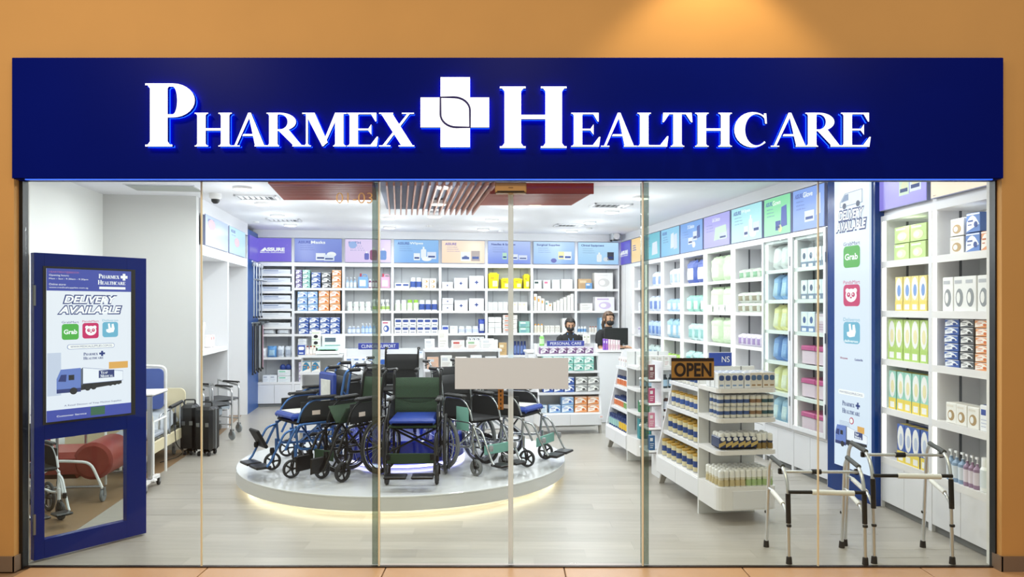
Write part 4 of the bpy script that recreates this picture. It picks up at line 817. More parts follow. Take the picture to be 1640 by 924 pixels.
q(3, 'glove_carton', 'white and blue glove carton', 'carton', .14, .55, 2, .22, ('c', 'e4e8f2', '6f86b8', '48609c', 3), zs=SG, d_=.12); q(3, 'glove_carton', 'dull pink glove carton', 'carton', .56, .94, 1, .20, ('c', 'd9c2d0', 'efe2ea', 'b48aa4', 2), zs=SG, d_=.12)
LIDP = mat('c8508c', .4); TUBC = mat('e2c6d6', .4)
def tubbox(w_, h_): return MB().box(-w_/2, w_/2, 0, .24, 0, h_*.78, TUBC, .012).mesh('pink_tub'), MB().box(-w_*.52, w_*.52, -.008, .248, h_*.7, h_, LIDP, .012).mesh('lid')
tw = (rx[9]-rx[8])*.39; tb, tl = tubbox(tw, .2)
for sh in (2, 1, 0):
    for j in (0, 1):
        o = link('storage_tub', tb, None, RA.w(rx[8]+(rx[9]-rx[8])*(.33+.41*j), .05, SG[sh]+.001), RA.a); link('lid', tl, o)
        tag(o, 'clear tub with pink lid, %s one on %s shelf of glove cabinet' % (['left', 'right'][j], ['lowest', 'second', 'third'][sh]), 'tub', 'pink-lidded tubs in the glove cabinet')
        
# ---- poster column on the right wall
c0, c1 = RA.X(1328.5), RA.X(1404.5)
o = thing('poster_column', 'tall navy column with lit white delivery poster on right wall', 'sign', RA.w((c0+c1)/2, -.02, 0), RA.a); hw = (c1-c0)/2
link('column', MB().box(-hw, hw, 0, .44, 0, 3.12, mat('06387c', .22, spec=.3)), o)
a0, a1 = RA.X(1338, -.03)-(c0+c1)/2, RA.X(1394, -.03)-(c0+c1)/2
pz = lambda py, px=1366: RA.Z(px, py, -.03)
pc = (a0+a1)/2; pw = a1-a0
lp = link('lightbox', MB().box(a0, a1, -.02, 0, pz(752), 3.05, screen_mat('e9f1ff', 'dfeafc', .95)), o)
def poster_bits(lp, pc, pw, Z, small=False):
    """shared print of the delivery posters; Z maps a row key to height"""
    NV = mat('27408f', .5, emit=.7); Wh = mat('fbfcff', .5, emit=1.0); GRN = mat('4fb648', .5, emit=.9); PNK = mat('d81e6c', .5, emit=.85) ; AQ = mat('6fb9d9', .5, emit=.9)
    y = Z['y']
    for i, t in enumerate(('DELIVERY', 'AVAILABLE')):
        zz = Z['t'][i]; wd = pw*(.62 if i == 0 else .74)*Z['tw']; hh = Z['th']
        text(t, lp, pc, y-.002, zz, wd*1.05, hh*1.30, NV, bold=.10, shear=.25); text(t, lp, pc, y-.004, zz, wd, hh, Wh, bold=.035, shear=.25)
    for (k, lab, colm, kind) in ((0, 'GrabMart', GRN, 'g'), (1, 'PandaMart', PNK, 'p'), (2, 'Deliveroo', AQ, 'd')):
        x, z, s = Z['i'][k]; s2 = s/2
        ic = link('app_icon', MB().prism(rrect(x-s2, x+s2, z-s2*Z['as'], z+s2*Z['as'], s*.16), y-.003, y, colm), lp)
        text(lab, lp, x, y-.002, z+s2*Z['as']*1.22, s*1.02, s*.13, colm if kind != 'g' else NV)
        A_ = Z['as']
        if kind == 'g': text('Grab', ic, x, y-.005, z, s*.8, s*.30*A_, Wh, bold=.03)
        elif kind == 'p':
            f = MB(); e = lambda u, v, r, r2, mm, yy: f.prism(circ(x+u*s, z+v*s*A_, r*s, 16, ry=r2*s*A_), y-yy-.001, y-yy+.0005, mm)
            e(-.24, .22, .11, .11, Wh, .005); e(.24, .22, .11, .11, Wh, .005); e(0, 0, .34, .31, Wh, .006); e(-.14, .03, .10, .11, PNK, .008); e(.14, .03, .10, .11, PNK, .008); e(-.13, .05, .03, .035, Wh, .010); e(.13, .05, .03, .035, Wh, .010); e(0, -.10, .06, .04, PNK, .008)
            link('panda_face', f, ic)
        else:
            f = MB(); pts = [(-.1, -.25), (.2, -.2), (.27, .02), (.2, .35), (.08, .33), (.08, .08), (.0, .1), (-.05, .38), (-.16, .36), (-.12, .02), (-.28, -.02), (-.25, -.18)]
            f.prism([(x+u*s, z+v*s*A_+.03*s) for u, v in pts], y-.005, y-.003, Wh); link('emblem', f, ic)
            if not small: text('deliveroo', ic, x, y-.006, z-s*.38*A_, s*.85, s*.13*A_, Wh, bold=.02)
    return NV, Wh
s_ = RA.X(1378.5, -.03)-RA.X(1352, -.03)
NV, Wh = poster_bits(lp, pc, pw, dict(y=-.022, t=(pz(343), pz(361)), tw=1.15, th=.085, i=[(pc+.01, pz(411), s_*.98), (pc+.01, pz(473), s_*.98), (pc+.01, pz(533), s_*.98)], **{'as': .80}))
VW = mat('8ba0c8', .5, emit=.8)
van = MB(); vz = pz(321); van.prism([(pc-.17, vz-.045), (pc-.17, vz), (pc-.09, vz+.075), (pc+.17, vz+.085), (pc+.17, vz-.035)], -.024, -.022, mat('f3f6ff', .5, emit=.9)); van.prism([(pc-.155, vz+.0), (pc-.09, vz+.065), (pc-.04, vz+.067), (pc-.04, vz+.01)], -.026, -.024, VW)
van.tube([(pc-.17, -.025, vz-.045), (pc-.17, -.025, vz), (pc-.09, -.025, vz+.075), (pc+.17, -.025, vz+.085), (pc+.17, -.025, vz-.035)], .0025, VW, 4, closed=True)
for u in (-.1, .11): van.lathe([(0, -.001), (.028, -.001), (.028, .001), (0, .001)], 12, mat('5a6688', .5, emit=.6), (pc+u, -.026, vz-.04), axis='y')
link('printed_van', van, lp)
for t, px_, wd in (('Shopee', pc-.11, .12), ('Lazada', pc+.12, .12)): text(t, lp, px_, -.024, pz(575), wd, .022, mat('b03a6a' if t[0] == 'S' else '3a4a9c', .5, emit=.7), bold=.03)
link('web_address_frame', MB().prism(rrect(pc-.2, pc+.2, pz(630)-.022, pz(630)+.022, .02), -.0225, -.022, mat('ffffff', .5, emit=.95)), lp); text('WWW.MEDICALSUPPLIES.COM.SG', lp, pc, -.026, pz(630), .36, .02, NV)
serif_text('PHARMEX', lp, pc-.04, -.024, pz(648), .19, .045, NV); serif_text('HEALTHCARE', lp, pc-.0, -.024, pz(660), .27, .045, NV)
link('cross', MB().box(pc+.075, pc+.135, -.025, -.022, pz(648)-.01, pz(648)+.01, NV).box(pc+.095, pc+.115, -.025, -.022, pz(648)-.03, pz(648)+.03, NV), lp)
def truck(lp, x, z, w_, y, cab=True):
    T = MB(); B1 = mat('6f8ad8', .5, emit=.8); B2 = mat('2c3f86', .5, emit=.7); DK = mat('30343e', .5, emit=.4); WT = mat('f2f5ff', .5, emit=.95)
    T.prism([(x-.5*w_, z-.12*w_), (x-.5*w_, z+.1*w_), (x-.44*w_, z+.24*w_), (x-.15*w_, z+.25*w_), (x-.15*w_, z-.1*w_)], y-.003, y, B1); T.prism([(x-.48*w_, z+.06*w_), (x-.44*w_, z+.16*w_), (x-.36*w_, z+.16*w_), (x-.37*w_, z+.05*w_)], y-.005, y-.003, B2)
    T.box(x-.33*w_, x-.25*w_, y-.005, y-.003, z+.07*w_, z+.15*w_, DK)
    T.prism([(x-.12*w_, z-.01*w_), (x-.12*w_, z+.25*w_), (x+.5*w_, z+.16*w_), (x+.5*w_, z+.0*w_)], y-.003, y, WT); T.prism([(x-.15*w_, z-.1*w_), (x-.15*w_, z-.0*w_), (x+.48*w_, z+.01*w_), (x+.48*w_, z-.04*w_)], y-.004, y, DK)
    for u, v, r in ((-.26, -.10, .055), (-.05, -.07, .045), (.04, -.06, .045), (.3, -.035, .033), (.37, -.03, .033), (.43, -.025, .03)): T.prism(circ(x+u*w_, z+v*w_, r*w_, 12), y-.006, y-.004, DK)
    T.tube([(x-.12*w_, y-.004, z-.0*w_), (x-.12*w_, y-.004, z+.25*w_), (x+.5*w_, y-.004, z+.16*w_), (x+.5*w_, y-.004, z+.01*w_)], .004*w_, mat('9aa8d0', .5, emit=.7), 4, closed=True); T.prism([(x-.15*w_, z-.02*w_), (x-.15*w_, z+.23*w_), (x-.12*w_, z+.25*w_), (x-.12*w_, z-.02*w_)], y-.004, y, mat('7d8698', .5, emit=.5)); T.box(x-.50*w_, x-.15*w_, y-.004, y-.003, z-.12*w_, z-.06*w_, B2)
    T.box(x+.12*w_, x+.36*w_, y-.006, y-.003, z+.07*w_, z+.19*w_, B2); link('printed_truck', T, lp)
    serif_text('YEAP', lp, x+.20*w_, y-.008, z+.155*w_, .11*w_, .045*w_, WT); serif_text('MEDICAL', lp, x+.24*w_, y-.008, z+.10*w_, .20*w_, .045*w_, WT)
truck(lp, pc+.0, pz(706), pw*.92, -.022)
mp = MB(); 
for k in range(5): mp.box(pc-.18, pc-.02, -.024, -.022, pz(676)+.012*k-.06, pz(676)+.012*k-.056, mat('b9c6e0', .5, emit=.8))
mp.prism(circ(pc+.01, pz(674), .032, 16), -.025, -.022, mat('d0607c', .5, emit=.8)); mp.prism(circ(pc+.01, pz(674), .022, 16), -.027, -.025, mat('ffffff', .5, emit=.9)); mp.box(pc+.10, pc+.2, -.024, -.022, pz(690), pz(680), mat('f4b860', .5, emit=.8)); link('printed_map', mp, lp)

# ---- right wall, near section
n0 = [RB.X(p) for p in (1410, 1489.5, 1593)]; n0[2] = min(n0[2], 1.50)
SB = (.44, .875, 1.30, 1.72, 2.15)
bay(RB, n0[0], n0[1], 'bright shelf bay just right of the poster column', shelves=SB, led=True, depth=.40, group='near right-wall shelf bays', zt=2.51, lip=.05)
bay(RB, n0[1], n0[2], 'bright shelf bay nearest the glass at far right', shelves=SB, led=True, depth=.40, group='near right-wall shelf bays', zt=2.51, lip=.05)
lamp('bay_light', 'AREA', RB.w((n0[0]+n0[1])/2, .08, 2.49), 2.0, (1, .98, .95), .5, size_y=.05); lamp('bay_light', 'AREA', RB.w((n0[1]+n0[2])/2, .08, 2.49), 2.0, (1, .98, .95), .5, size_y=.05)
t1 = Shelf(RB, 'right of poster column'); T1 = lambda *a, **k: t1.put(*a, zs=SB, **k)
T1(4, 'glove_carton', 'white and lime glove carton', 'carton', 1432, 1484, 2, .145, ('c', 'c4dc90', 'f2f5ee', 'eee6c0', 4), 2, d_=.12); T1(4, 'glove_carton', 'teal and white glove carton', 'carton', 1428, 1445, 1, .135, ('c', '8fd0c0', 'f2f5ee', 'f0e2a8', 4), 2, dep=.02, d_=.008) if 0 else None
T1(3, 'glove_carton', 'tall yellow and white glove carton', 'carton', 1434, 1486, 4, .30, ('c', 'f0e090', 'f2da70', '7fa4e0', 3), d_=.14); T1(2, 'glove_carton', 'tall lime green glove carton', 'carton', 1422, 1486, 5, .36, ('c', 'bcd880', 'b4d470', 'f0e6b4', 3), d_=.14)
T1(1, 'glove_carton', 'tall teal and yellow glove carton', 'carton', 1424, 1486, 5, .34, ('c', 'a2d8c8', 'f0d860', 'f0e6b4', 3), d_=.14); T1(0, 'glove_carton', 'tall navy and yellow glove carton', 'carton', 1436, 1487, 4, .33, ('c', '4a68b4', 'f0d860', 'c4cfe6', 3), d_=.14)
t2 = Shelf(RB, 'bay nearest the glass'); T2 = lambda *a, **k: t2.put(*a, zs=SB, **k)
T2(4, 'bandage_carton', 'white carton with brown corner picture', 'carton', 1522, 1545, 1, .135, ('c', 'f1efe8', 'e6dfd0', 'c0a070', 4), 2, d_=.1); T2(4, 'bandage_carton', 'blue and white bandage carton', 'carton', 1546, 1570, 1, .145, ('c', '5f84c8', 'eef2fa', '2c4a94', 0), 2, d_=.1); T2(4, 'bandage_carton', 'orange and white bandage carton', 'carton', 1571, 1588, 1, .145, ('c', 'e8a070', 'f8efe8', 'c87040', 0), 1, d_=.1); 
T2(3, 'mask_carton', 'white carton with grey mask picture', 'carton', 1508, 1586, 4, .27, ('c', 'f0f0ef', 'b9bcc2', '8f9498', 4), d_=.12)
for c_, a_, b_, d_ in ((NB, 1512, 1536, 'navy'), (BK, 1537, 1560, 'black'), (O_, 1561, 1586, 'orange')): T2(2, 'glove_carton', d_+' and white glove carton', 'carton', a_, b_, 1, .062 if 0 else .061, c_, 6, d_=.16)
T2(1, 'mask_carton', 'white half-round carton with bronze mask', 'carton', 1514, 1568, 3, .16, ('c', 'f2f0ea', 'e6e0d4', 'b09468', 4), d_=.12); T2(1, 'mask_carton', 'white carton with navy stripe', 'carton', 1570, 1587, 1, .19, ('c', 'f0f2f6', '3a52a0', 'c4cbdc', 2), d_=.12)
T2(0, 'pump_bottle', 'grey-blue pump bottle', 'bottle', 1512, 1540, 3, .23, ('b', '8fa8c4', 'f2f4f6', 'dfe6ee', 'pump')); T2(0, 'pump_bottle', 'mauve pump bottle', 'bottle', 1540, 1564, 3, .23, ('b', '9a7f9a', 'f2f0f2', 'e6dce6', 'pump')); T2(0, 'wipe_canister', 'white wipe canister with pale lid', 'canister', 1563, 1579, 1, .24, ('b', 'f2f3f2', 'f6f6f6', 'dfe6ea', 'pill')); T2(0, 'wipe_canister', 'white canister with lime green lid', 'canister', 1578, 1592, 1, .22, ('b', 'f0f3ee', '8fcf3a', 'e2ebd8', 'pill'))

# ---- left shelf wall
l0 = [0.0, (LW.X(365.5)), 2.92]
for i, (a_, b_, l_) in enumerate(((l0[0], l0[1], 'left-wall open niche with one shelf, nearest the glass'), (l0[1], l0[2], 'left-wall open niche beside the hanging crutches'))):
    o = thing('niche_unit', l_, 'shelving', LW.w((a_+b_)/2, 0, 0), LW.a, 'left-wall niches'); h = (b_-a_)/2
    for s in (-1, 1): link('side_panel', MB().box(s*h, s*(h-.04), 0, .5, 0, 2.93 if s > 0 else 2.42, WPANEL), o)
    link('top_panel', MB().box(-h+.04, h-.04, 0, .5, 2.42, 2.55, WPANEL), o); link('back_panel', MB().box(-h+.04, h-.04, .48, .5, 0, 2.42, GREYW), o)
    if i == 0: link('shelf', MB().box(-h+.04, h-.04, .0, .48, 1.14, 1.20, WHITE), o)
b0, b1 = 2.94, 3.86
o = thing('hanging_panel', 'tall navy panel holding crutches and canes in left corner', 'display panel', LW.w((b0+b1)/2, 0, 0), LW.a); link('panel', MB().box(-(b1-b0)/2, (b1-b0)/2, 0, .04, 0, 3.05, mat('17529c', .4)), o)
link('lit_sign', MB().box(-.42, .42, -.02, 0, 2.56, 2.96, screen_mat('6657c8', '5f50c4', .9)), o)
for z in (2.52, 1.50): link('rail', MB().tube([(-.42, -.06, z), (.42, -.06, z)], .012, CHROME, 6), o)

# ================================================================ GONDOLAS
STONE = mat('e0e1e0', .4, noise=.04, scale=6)
def rounded_shelf(m, w_, y0, y1, z0, z1, r, mm):
    p = [(0, y1), (w_, y1), (w_, y0+r)]+[(w_-r+r*math.cos(t), y0+r-r*math.sin(t)) for t in (PI/8, PI/4, 3*PI/8, PI/2)]+[(r-r*math.sin(t), y0+r-r*math.cos(t)) for t in (0, PI/8, PI/4, 3*PI/8, PI/2)]
    m.hprism(p, z0, z1, mm); return m
def gondola(F, L, label, name='gondola_shelf', zs=((.53, .07), (.78, .11), (1.02, .14)), spine=.31, top=1.22, dr=(.115, .29), ends=True, group='white free-standing gondola shelves', far=True):
    o = thing(name, label, 'shelving', F.w(0, 0, 0), F.a, group)
    link('back_panel', MB().box(0, L, spine, spine+.02, .05, top, STONE), o)
    for s, x in ((0, .0), (1, L-.025)):
        if s == 0 and not far: continue
        m = MB(); m.prism([(0, 0)]*0 or [(0.0, dr[1]), (spine, dr[1]), (spine, top), (spine-.1, top)], x, x+.025, WPANEL)
        me = m.mesh('end_panel'); 
        for v in me.vertices: v.co = (v.co.y, v.co.x, v.co.z)
        link('end_panel', me, o)
        link('leg', MB().add([(x, .05, dr[0]), (x+.03, .05, dr[0]), (x+.03, .12, dr[0]), (x, .12, dr[0]), (x, .02, 0), (x+.03, .02, 0), (x+.03, .07, 0), (x, .07, 0)], [(0, 1, 2, 3), (4, 5, 1, 0), (5, 6, 2, 1), (6, 7, 3, 2), (7, 4, 0, 3), (7, 6, 5, 4)], mat('a9a49c', .4)), o)
    dm = link('drawer_box', MB().box(0, L, .0, spine, dr[0], dr[1], WHITE, .004), o)
    link('drawer_front', MB().box(.01, L/2-.002, -.008, 0, dr[0]+.008, dr[1]-.012, WPANEL, .002), o); link('drawer_front', MB().box(L/2+.002, L-.01, -.008, 0, dr[0]+.008, dr[1]-.012, WPANEL, .002), o)
    for z, y0 in zs: link('shelf', MB().box(.0, L, y0, spine, z-.012, z, WHITE).box(0, L, y0-.006, y0+.004, z-.03, z+.004, WPANEL), o)
    return o
def endcap(F, W, label, zs=(.60, .86, 1.10), top=1.25, dr=(.12, .305), dep=.38, name='gondola_end_shelf', group='white gondola end shelves'):
    o = thing(name, label, 'shelving', F.w(0, 0, 0), F.a, group)
    link('back_panel', MB().box(0, W, dep, dep+.025, .0, top, STONE), o)
    link('drawer_box', rounded_shelf(MB(), W+.01, 0, dep, dr[0], dr[1]-.0, .06, WHITE), o); link('drawer_front', MB().box(.13, W-.03, -.004, 0, dr[0]+.01, dr[1]-.03, WPANEL, .001), o)
    for z in zs:
        link('shelf', rounded_shelf(MB(), W+.01, 0.0, dep, z-.035, z, .05, WHITE), o)
    for x in (.09, W-.13): link('slotted_rail', MB().box(x, x+.012, dep-.003, dep, .35, top, mat('8c8f92', .5)), o)
    return o
def grow(F, z, place, name, desc, cat, me, x0, x1, n, h_, **k):
    if F in (E1, E2): x0, x1 = x0*.81, x1*.81
    return row(F, z+.001, place, name, desc, cat, me, x0, x1, n, h_, **k)
E2 = None; G1 = Fr(1.445, 7.50, TH-PI/2); E1 = Fr(1.645, 6.0, TH); KX = .81
gondola(G1, 1.08, 'near white gondola shelf of gold-lidded cans, left face'); endcap(E1, .505, 'near gondola end shelf behind the walkers, four levels of drinks')
CANB = mat('26407c', .35)
gold_can = m_bottle(.040, .165, 'd6cba4', 'b8923e', '2b4682', 'can', 14); gold_can2 = m_bottle(.036, .15, 'e0d8c0', 'b8923e', '35569c', 'can', 14)
sm_can = m_bottle(.030, .12, 'e2e0d8', 'cfd2d6', '34508a', 'can', 12)
pl = 'side of near gondola'
grow(G1, .29, 'lowest level, '+pl, 'milk_can', 'gold-lidded milk powder can', 'can', gold_can, .03, 1.06, 8, .165, rows=2, rstep=.11, dep=.03)
grow(G1, .53, 'second level, '+pl, 'milk_can', 'gold-lidded milk powder can', 'can', gold_can, .03, 1.06, 8, .165, rows=2, rstep=.1, dep=.09)
grow(G1, .78, 'third level, '+pl, 'milk_can', 'slim gold-lidded can', 'can', gold_can2, .03, 1.06, 9, .15, rows=1, dep=.13)
grow(G1, 1.02, 'top level, '+pl, 'milk_can', 'small blue and white can', 'can', sm_can, .03, 1.06, 10, .12, rows=1, dep=.16)
pl = 'near gondola end'
def capped(r, h_, lab1, lab2):
    body = MB().lathe([(r*.9, 0), (r, h_*.04), (r, h_*.28), (r*.86, h_*.40), (r*.98, h_*.54), (r*.98, h_*.69), (0, h_*.69)], 14, PAPER, (0, r, 0), mats=[PAPER, mat(lab1, .4), mat(lab1, .4), mat(lab2, .4), PAPER, PAPER]).mesh('bottle_body')
    cap = MB().lathe([(r*.97, h_*.69), (r*.95, h_*.90), (r*.7, h_*.97), (0, h_)], 14, mat('f3f3f0', .35), (0, r, 0)).mesh('cap'); return body, cap
# bottom level: white-capped milk bottles
cA = capped(.0235, .137, 'c9b98e', 'ddd6c0'); cB = capped(.0235, .137, 'a6bf86', 'd5dcc2')
for half, (me, cp), a_, b_, d_ in ((0, cA, .03, .32, 'white-capped bottle with beige label'), (1, cB, .32, .61, 'white-capped bottle with green label')):
    grow(E1, .305, ('left half' if half == 0 else 'right half')+' lowest level '+pl, 'milk_bottle', d_, 'bottle', me, a_, b_, 5, .137, rows=5, rstep=.06, dep=.02, jit=.002, child=[('cap', cp)])
six = MB(); sw = .105; six.box(-sw/2, sw/2, 0, .17, .012, .105, mat('23355f', .3), .008)
for i in (-1, 1): six.prism([(i*.03-.028, .02), (i*.03+.03, .05), (i*.03+.028, .075), (i*.03-.03, .05)], -.002, 0, mat('c9b070', .4))
for i in range(2):
    for j in range(3): six.lathe([(.024, .105), (.022, .128), (.012, .135), (0, .136)], 10, mat('eeeeec', .35), (-.026+.052*i, .03+.055*j, 0)); six.prism(circ(-.026+.052*i, .09, .02, 10, ry=.016), -.003, 0, mat('eeeeec', .4)) if j == 0 else None
sx_ = six.mesh('six_pack')
for k in range(3): tag(link('bottle_six_pack', sx_, None, E1.w(.085+.108*k, .03, .601), TH), 'dark wrapped pack of white-capped bottles, %s, second level near gondola end' % ['left', 'middle', 'right'][k], 'pack', 'wrapped bottle packs on the near gondola end')
cC = capped(.022, .13, '8a7240', '2f4060')
grow(E1, .60, 'second level '+pl, 'milk_bottle', 'white-capped bottle with brown label', 'bottle', cC[0], .44, .61, 3, .13, rows=3, rstep=.07, dep=.03, child=[('cap', cC[1])])
cans = [m_bottle(.0265, .092, 'dedcd4', 'c4c7ca', c, 'can', 12) for c in ('38548e', '8a6a4c', '2f5560')]
for ci, (a_, b_, n, d_) in enumerate(((.02, .36, 5, 'navy and white can'), (.36, .49, 2, 'brown can'), (.49, .62, 2, 'dark green and white can'))):
    for lv in (0, 1): grow(E1, .86+.093*lv, ('lower' if lv == 0 else 'upper')+' tier third level '+pl, 'drink_can', d_, 'can', cans[ci], a_, b_, n, .09, rows=3, rstep=.07, dep=.02, jit=.002)
cart = [m_carton(.052, .125, .07, 'e6e8ec', '2d4a8a', '7fa0cc', 5), m_carton(.052, .125, .07, 'ddd6cc', '4a6a94', 'a0805c', 5)]
for half in (0, 1): grow(E1, 1.10, ('left' if half == 0 else 'right')+' part top level '+pl, 'milk_carton', 'white and blue drink carton' if half == 0 else 'beige and blue drink carton', 'carton', cart[half], .02+.34*half, .36+.26*half, 5-half, .12, rows=3, rstep=.09, dep=.02)
o = tag(link('shelf_sign', MB().box(0, .2, 0, .012, 0, .11, mat('2b4aa8', .4)).box(-.005, .205, .012, .018, -.005, .115, WHITE), loc=E1.w(.10, .387, 1.255), rz=TH), 'small blue sign on top of near gondola end, beside open sign', 'sign'); text('NS', o, .145, -.002, .055, .07, .05, PAPER)
G2 = Fr(1.185, 9.46, TH-PI/2); E2 = Fr(1.376, 8.20, TH)
gondola(G2, .87, 'middle white gondola of supplement bottles, left face'); endcap(E2, .49, 'middle gondola end shelf seen behind the dark glass edge')
pl = 'side of middle gondola'
pb = [m_bottle(.034, .15, '2c437c', '23386c', 'e8c040', 'pill'), m_bottle(.034, .15, '2c437c', '23386c', '9fc8c4', 'pill'), m_bottle(.03, .125, 'e8e6e2', '243a6e', 'd87848', 'pill'), m_bottle(.03, .125, 'e8e6e2', '243a6e', '7fa860', 'pill')]
grow(G2, .29, 'near half, lowest level, '+pl, 'supplement_bottle', 'navy bottle with yellow foot', 'bottle', pb[0], .44, .86, 5, .15, rows=2, rstep=.09, dep=.03); grow(G2, .29, 'far half, lowest level, '+pl, 'supplement_bottle', 'navy bottle with pale label', 'bottle', pb[1], .02, .44, 5, .15, rows=2, rstep=.09, dep=.03)
grow(G2, .53, 'second level, '+pl, 'supplement_bottle', 'navy-capped bottle with green label', 'bottle', pb[3], .44, .86, 6, .125, rows=2, rstep=.08, dep=.09); grow(G2, .53, 'second level, far half, '+pl, 'supplement_bottle', 'navy-capped bottle with orange label', 'bottle', pb[2], .02, .44, 6, .125, rows=2, rstep=.08, dep=.09)
grow(G2, .78, 'third level, '+pl, 'supplement_bottle', 'navy-capped bottle with orange label', 'bottle', pb[2], .02, .86, 10, .125, rows=1, dep=.13)
grow(G2, 1.02, 'top level, '+pl, 'carton', 'small white carton', 'carton', m_carton(.07, .11, .06, 'eceaea', 'c8a8a8', 'b8c0d0', 2), .02, .86, 9, .11, rows=1, dep=.16)
pl = 'middle gondola end'
grow(E2, .86, 'third level '+pl, 'syrup_bottle', 'dark bottle with pale blue label', 'bottle', m_bottle(.035, .15, '2f3a40', '4a5055', 'a8c4d8', 'screw'), .06, .56, 5, .15, dep=.04); grow(E2, .60, 'left part, second level '+pl, 'tea_box', 'green and white box', 'box', m_carton(.05, .125, .05, '2c7a4e', 'e4ece0', 'e4ece0', 2), .03, .19, 2, .125, dep=.04)
grow(E2, .60, 'second level '+pl, 'syrup_bottle', 'brown syrup bottle with white cap', 'bottle', m_bottle(.03, .18, '4a2c28', 'efefef', 'dfe4ee', 'screw'), .22, .56, 4, .18, dep=.04)
grow(E2, .305, 'lowest level '+pl, 'carton', 'tall teal and white carton', 'carton', m_carton(.062, .22, .08, '2f8a94', 'eef2f0', '8fc060', 2), .03, .30, 3, .22, dep=.04); grow(E2, .305, 'lowest level right, '+pl, 'carton', 'tall dark carton with orange band', 'carton', m_carton(.06, .24, .08, '2f4a5c', 'e8a850', 'dfe4ee', 2), .34, .58, 3, .22, dep=.04)
grow(E2, 1.10, 'top level '+pl, 'carton', 'small white and clear carton', 'carton', m_carton(.065, .12, .06, 'ecebe8', 'd0ccc4', 'c8a0a0', 2), .03, .57, 6, .12, dep=.04)
# far end cap of near gondola: pinkish cartons peeking out
EF = Fr(1.40, 7.60, TH); 
pF = thing('gondola_end_shelf', 'slim far end shelf of near gondola with pink and blue cartons', 'shelving', EF.w(0, 0, 0), TH, 'white gondola end shelves')
for z in (.30, .53, .78, 1.02): link('shelf', MB().box(-.02, .14, 0, .3, z-.03, z, WHITE, .01), pF)
link('side_panel', MB().box(.12, .14, 0, .3, 0, 1.2, WPANEL), pF)
for k, (z, c1, c2) in enumerate(((.301, '3a6a9c', 'e8eaee'), (.531, 'd88aa4', 'f0eaea'), (.781, 'c0507a', 'f2f0f0'), (1.021, '7a4a50', 'e8e0dc'))):
    tag(link('carton', m_carton(.06, .15, .06, c1, c2, c2, 2), None, EF.w(.03, .02, z), TH), '%s carton on the far end shelf of near gondola' % ['blue', 'pink', 'magenta', 'brown'][k], 'carton')
# personal care gondola
G0 = Fr(.36, 10.30, TH)
gondola(G0, .90, 'back white gondola of glove cartons under personal care sign', zs=((.574, .05), (.87, .08), (1.106, .1)), top=1.24, spine=.34); s0g = Shelf(G0, 'personal care gondola'); X0 = G0.X
def g0(z, name, desc, a, b, n, h_, kd, lv=1, place=''): grow(G0, z, place, name, desc, 'carton', m_carton((G0.X(b)-G0.X(a))/n*.95, h_*.97, .12, *kd), G0.X(a), G0.X(b), n, h_, levels=lv, dep=.11 if z > 1 else .07)
PUR = ('c', '84608c', 'f2ecf4', '5a3a6a', 0)[1:]; MINT = ('8fd0c4', 'f2f7f4', '4a9088', 0); NBB = NB[1:]; BKK = ('9a9c9c', 'f2f2f0', '4a4c4c', 0); LBB = G[1:]; ORR = O_[1:]
g0(1.106, 'glove_carton', 'purple glove carton', 867, 954, 6, .09, PUR, 1, 'top level personal care gondola'); g0(.87, 'glove_carton', 'mint glove carton', 870, 954, 5, .10, MINT, 2, 'third level personal care gondola')
g0(.574, 'glove_carton', 'navy glove carton', 872, 922, 3, .105, NBB, 2, 'second level personal care gondola'); g0(.574, 'glove_carton', 'grey glove carton', 923, 963, 2, .105, BKK, 2, 'second level personal care gondola')
g0(.29, 'carton', 'small white and blue carton', 868.5, 878.5, 1, .11, ('dfe8f0', '6fa0cc', 'a8c4dc', 2), 1, 'lowest level personal care gondola'); g0(.29, 'glove_carton', 'light blue glove carton, single', 880.5, 900, 1, .11, LBB, 1, 'lowest level personal care gondola'); g0(.29, 'glove_carton', 'light blue glove carton', 901, 921, 1, .11, LBB, 2, 'lowest level personal care gondola'); g0(.29, 'glove_carton', 'orange glove carton', 922, 963, 2, .11, ORR, 2, 'lowest level personal care gondola')
BLS = mat('2c3fae', .4, emit=.9); WE = mat('ffffff', .5, emit=1.1)
def topsign(F, x, z, w_, h_, t, label):
    o = tag(link('shelf_sign', MB().box(-w_/2, w_/2, -.01, .02, 0, h_, BLS, .004), loc=F.w(x, .12, z), rz=F.a), label, 'sign'); text(t, o, 0, -.013, h_/2, w_*.84, h_*.52, WE, bold=-.005); return o
topsign(G0, G0.X(909), 1.215, .53, .075, 'PERSONAL CARE', 'blue personal care sign on top of the back gondola')
for (px, py, lb, c1, c2) in ((871.5, 666, 'round pale blue price disc on personal care gondola', 'a8c4ec', '5f86d0'), (962, 667, 'round pink price disc on personal care gondola', 'ecc4bc', 'd08a80')):
    z = G0.Z(px, py); tag(link('price_disc', MB().lathe([(0, -.002), (.034, -.002), (.034, .002), (0, .002)], 18, mat('eef0f6', .5), axis='y').box(-.018, .018, -.004, -.002, -.01, .012, mat(c1, .5)), loc=G0.w(G0.X(px), -.03, z), rz=TH), lb, 'sign')
o = tag(link('hand_gel_bottle', m_bottle(.035, .16, '7fd060', 'e8f4e4', 'c4ecb4', 'screw'), loc=G0.w(G0.X(872), .16, 1.13+.07), rz=TH), 'small lime green bottle left of the personal care sign', 'bottle'); o.location.z = 1.24-.02+.0
for k, px in enumerate((945, 951)): tag(link('carton', m_carton(.045, .13, .05, 'efeee8', 'b0b8a0', 'c8c0a8', 2), None, G0.w(G0.X(px), .28, 1.24), TH), 'little white carton right of personal care sign, %s of two' % ('left' if k == 0 else 'right'), 'carton', 'cartons beside the personal care sign')
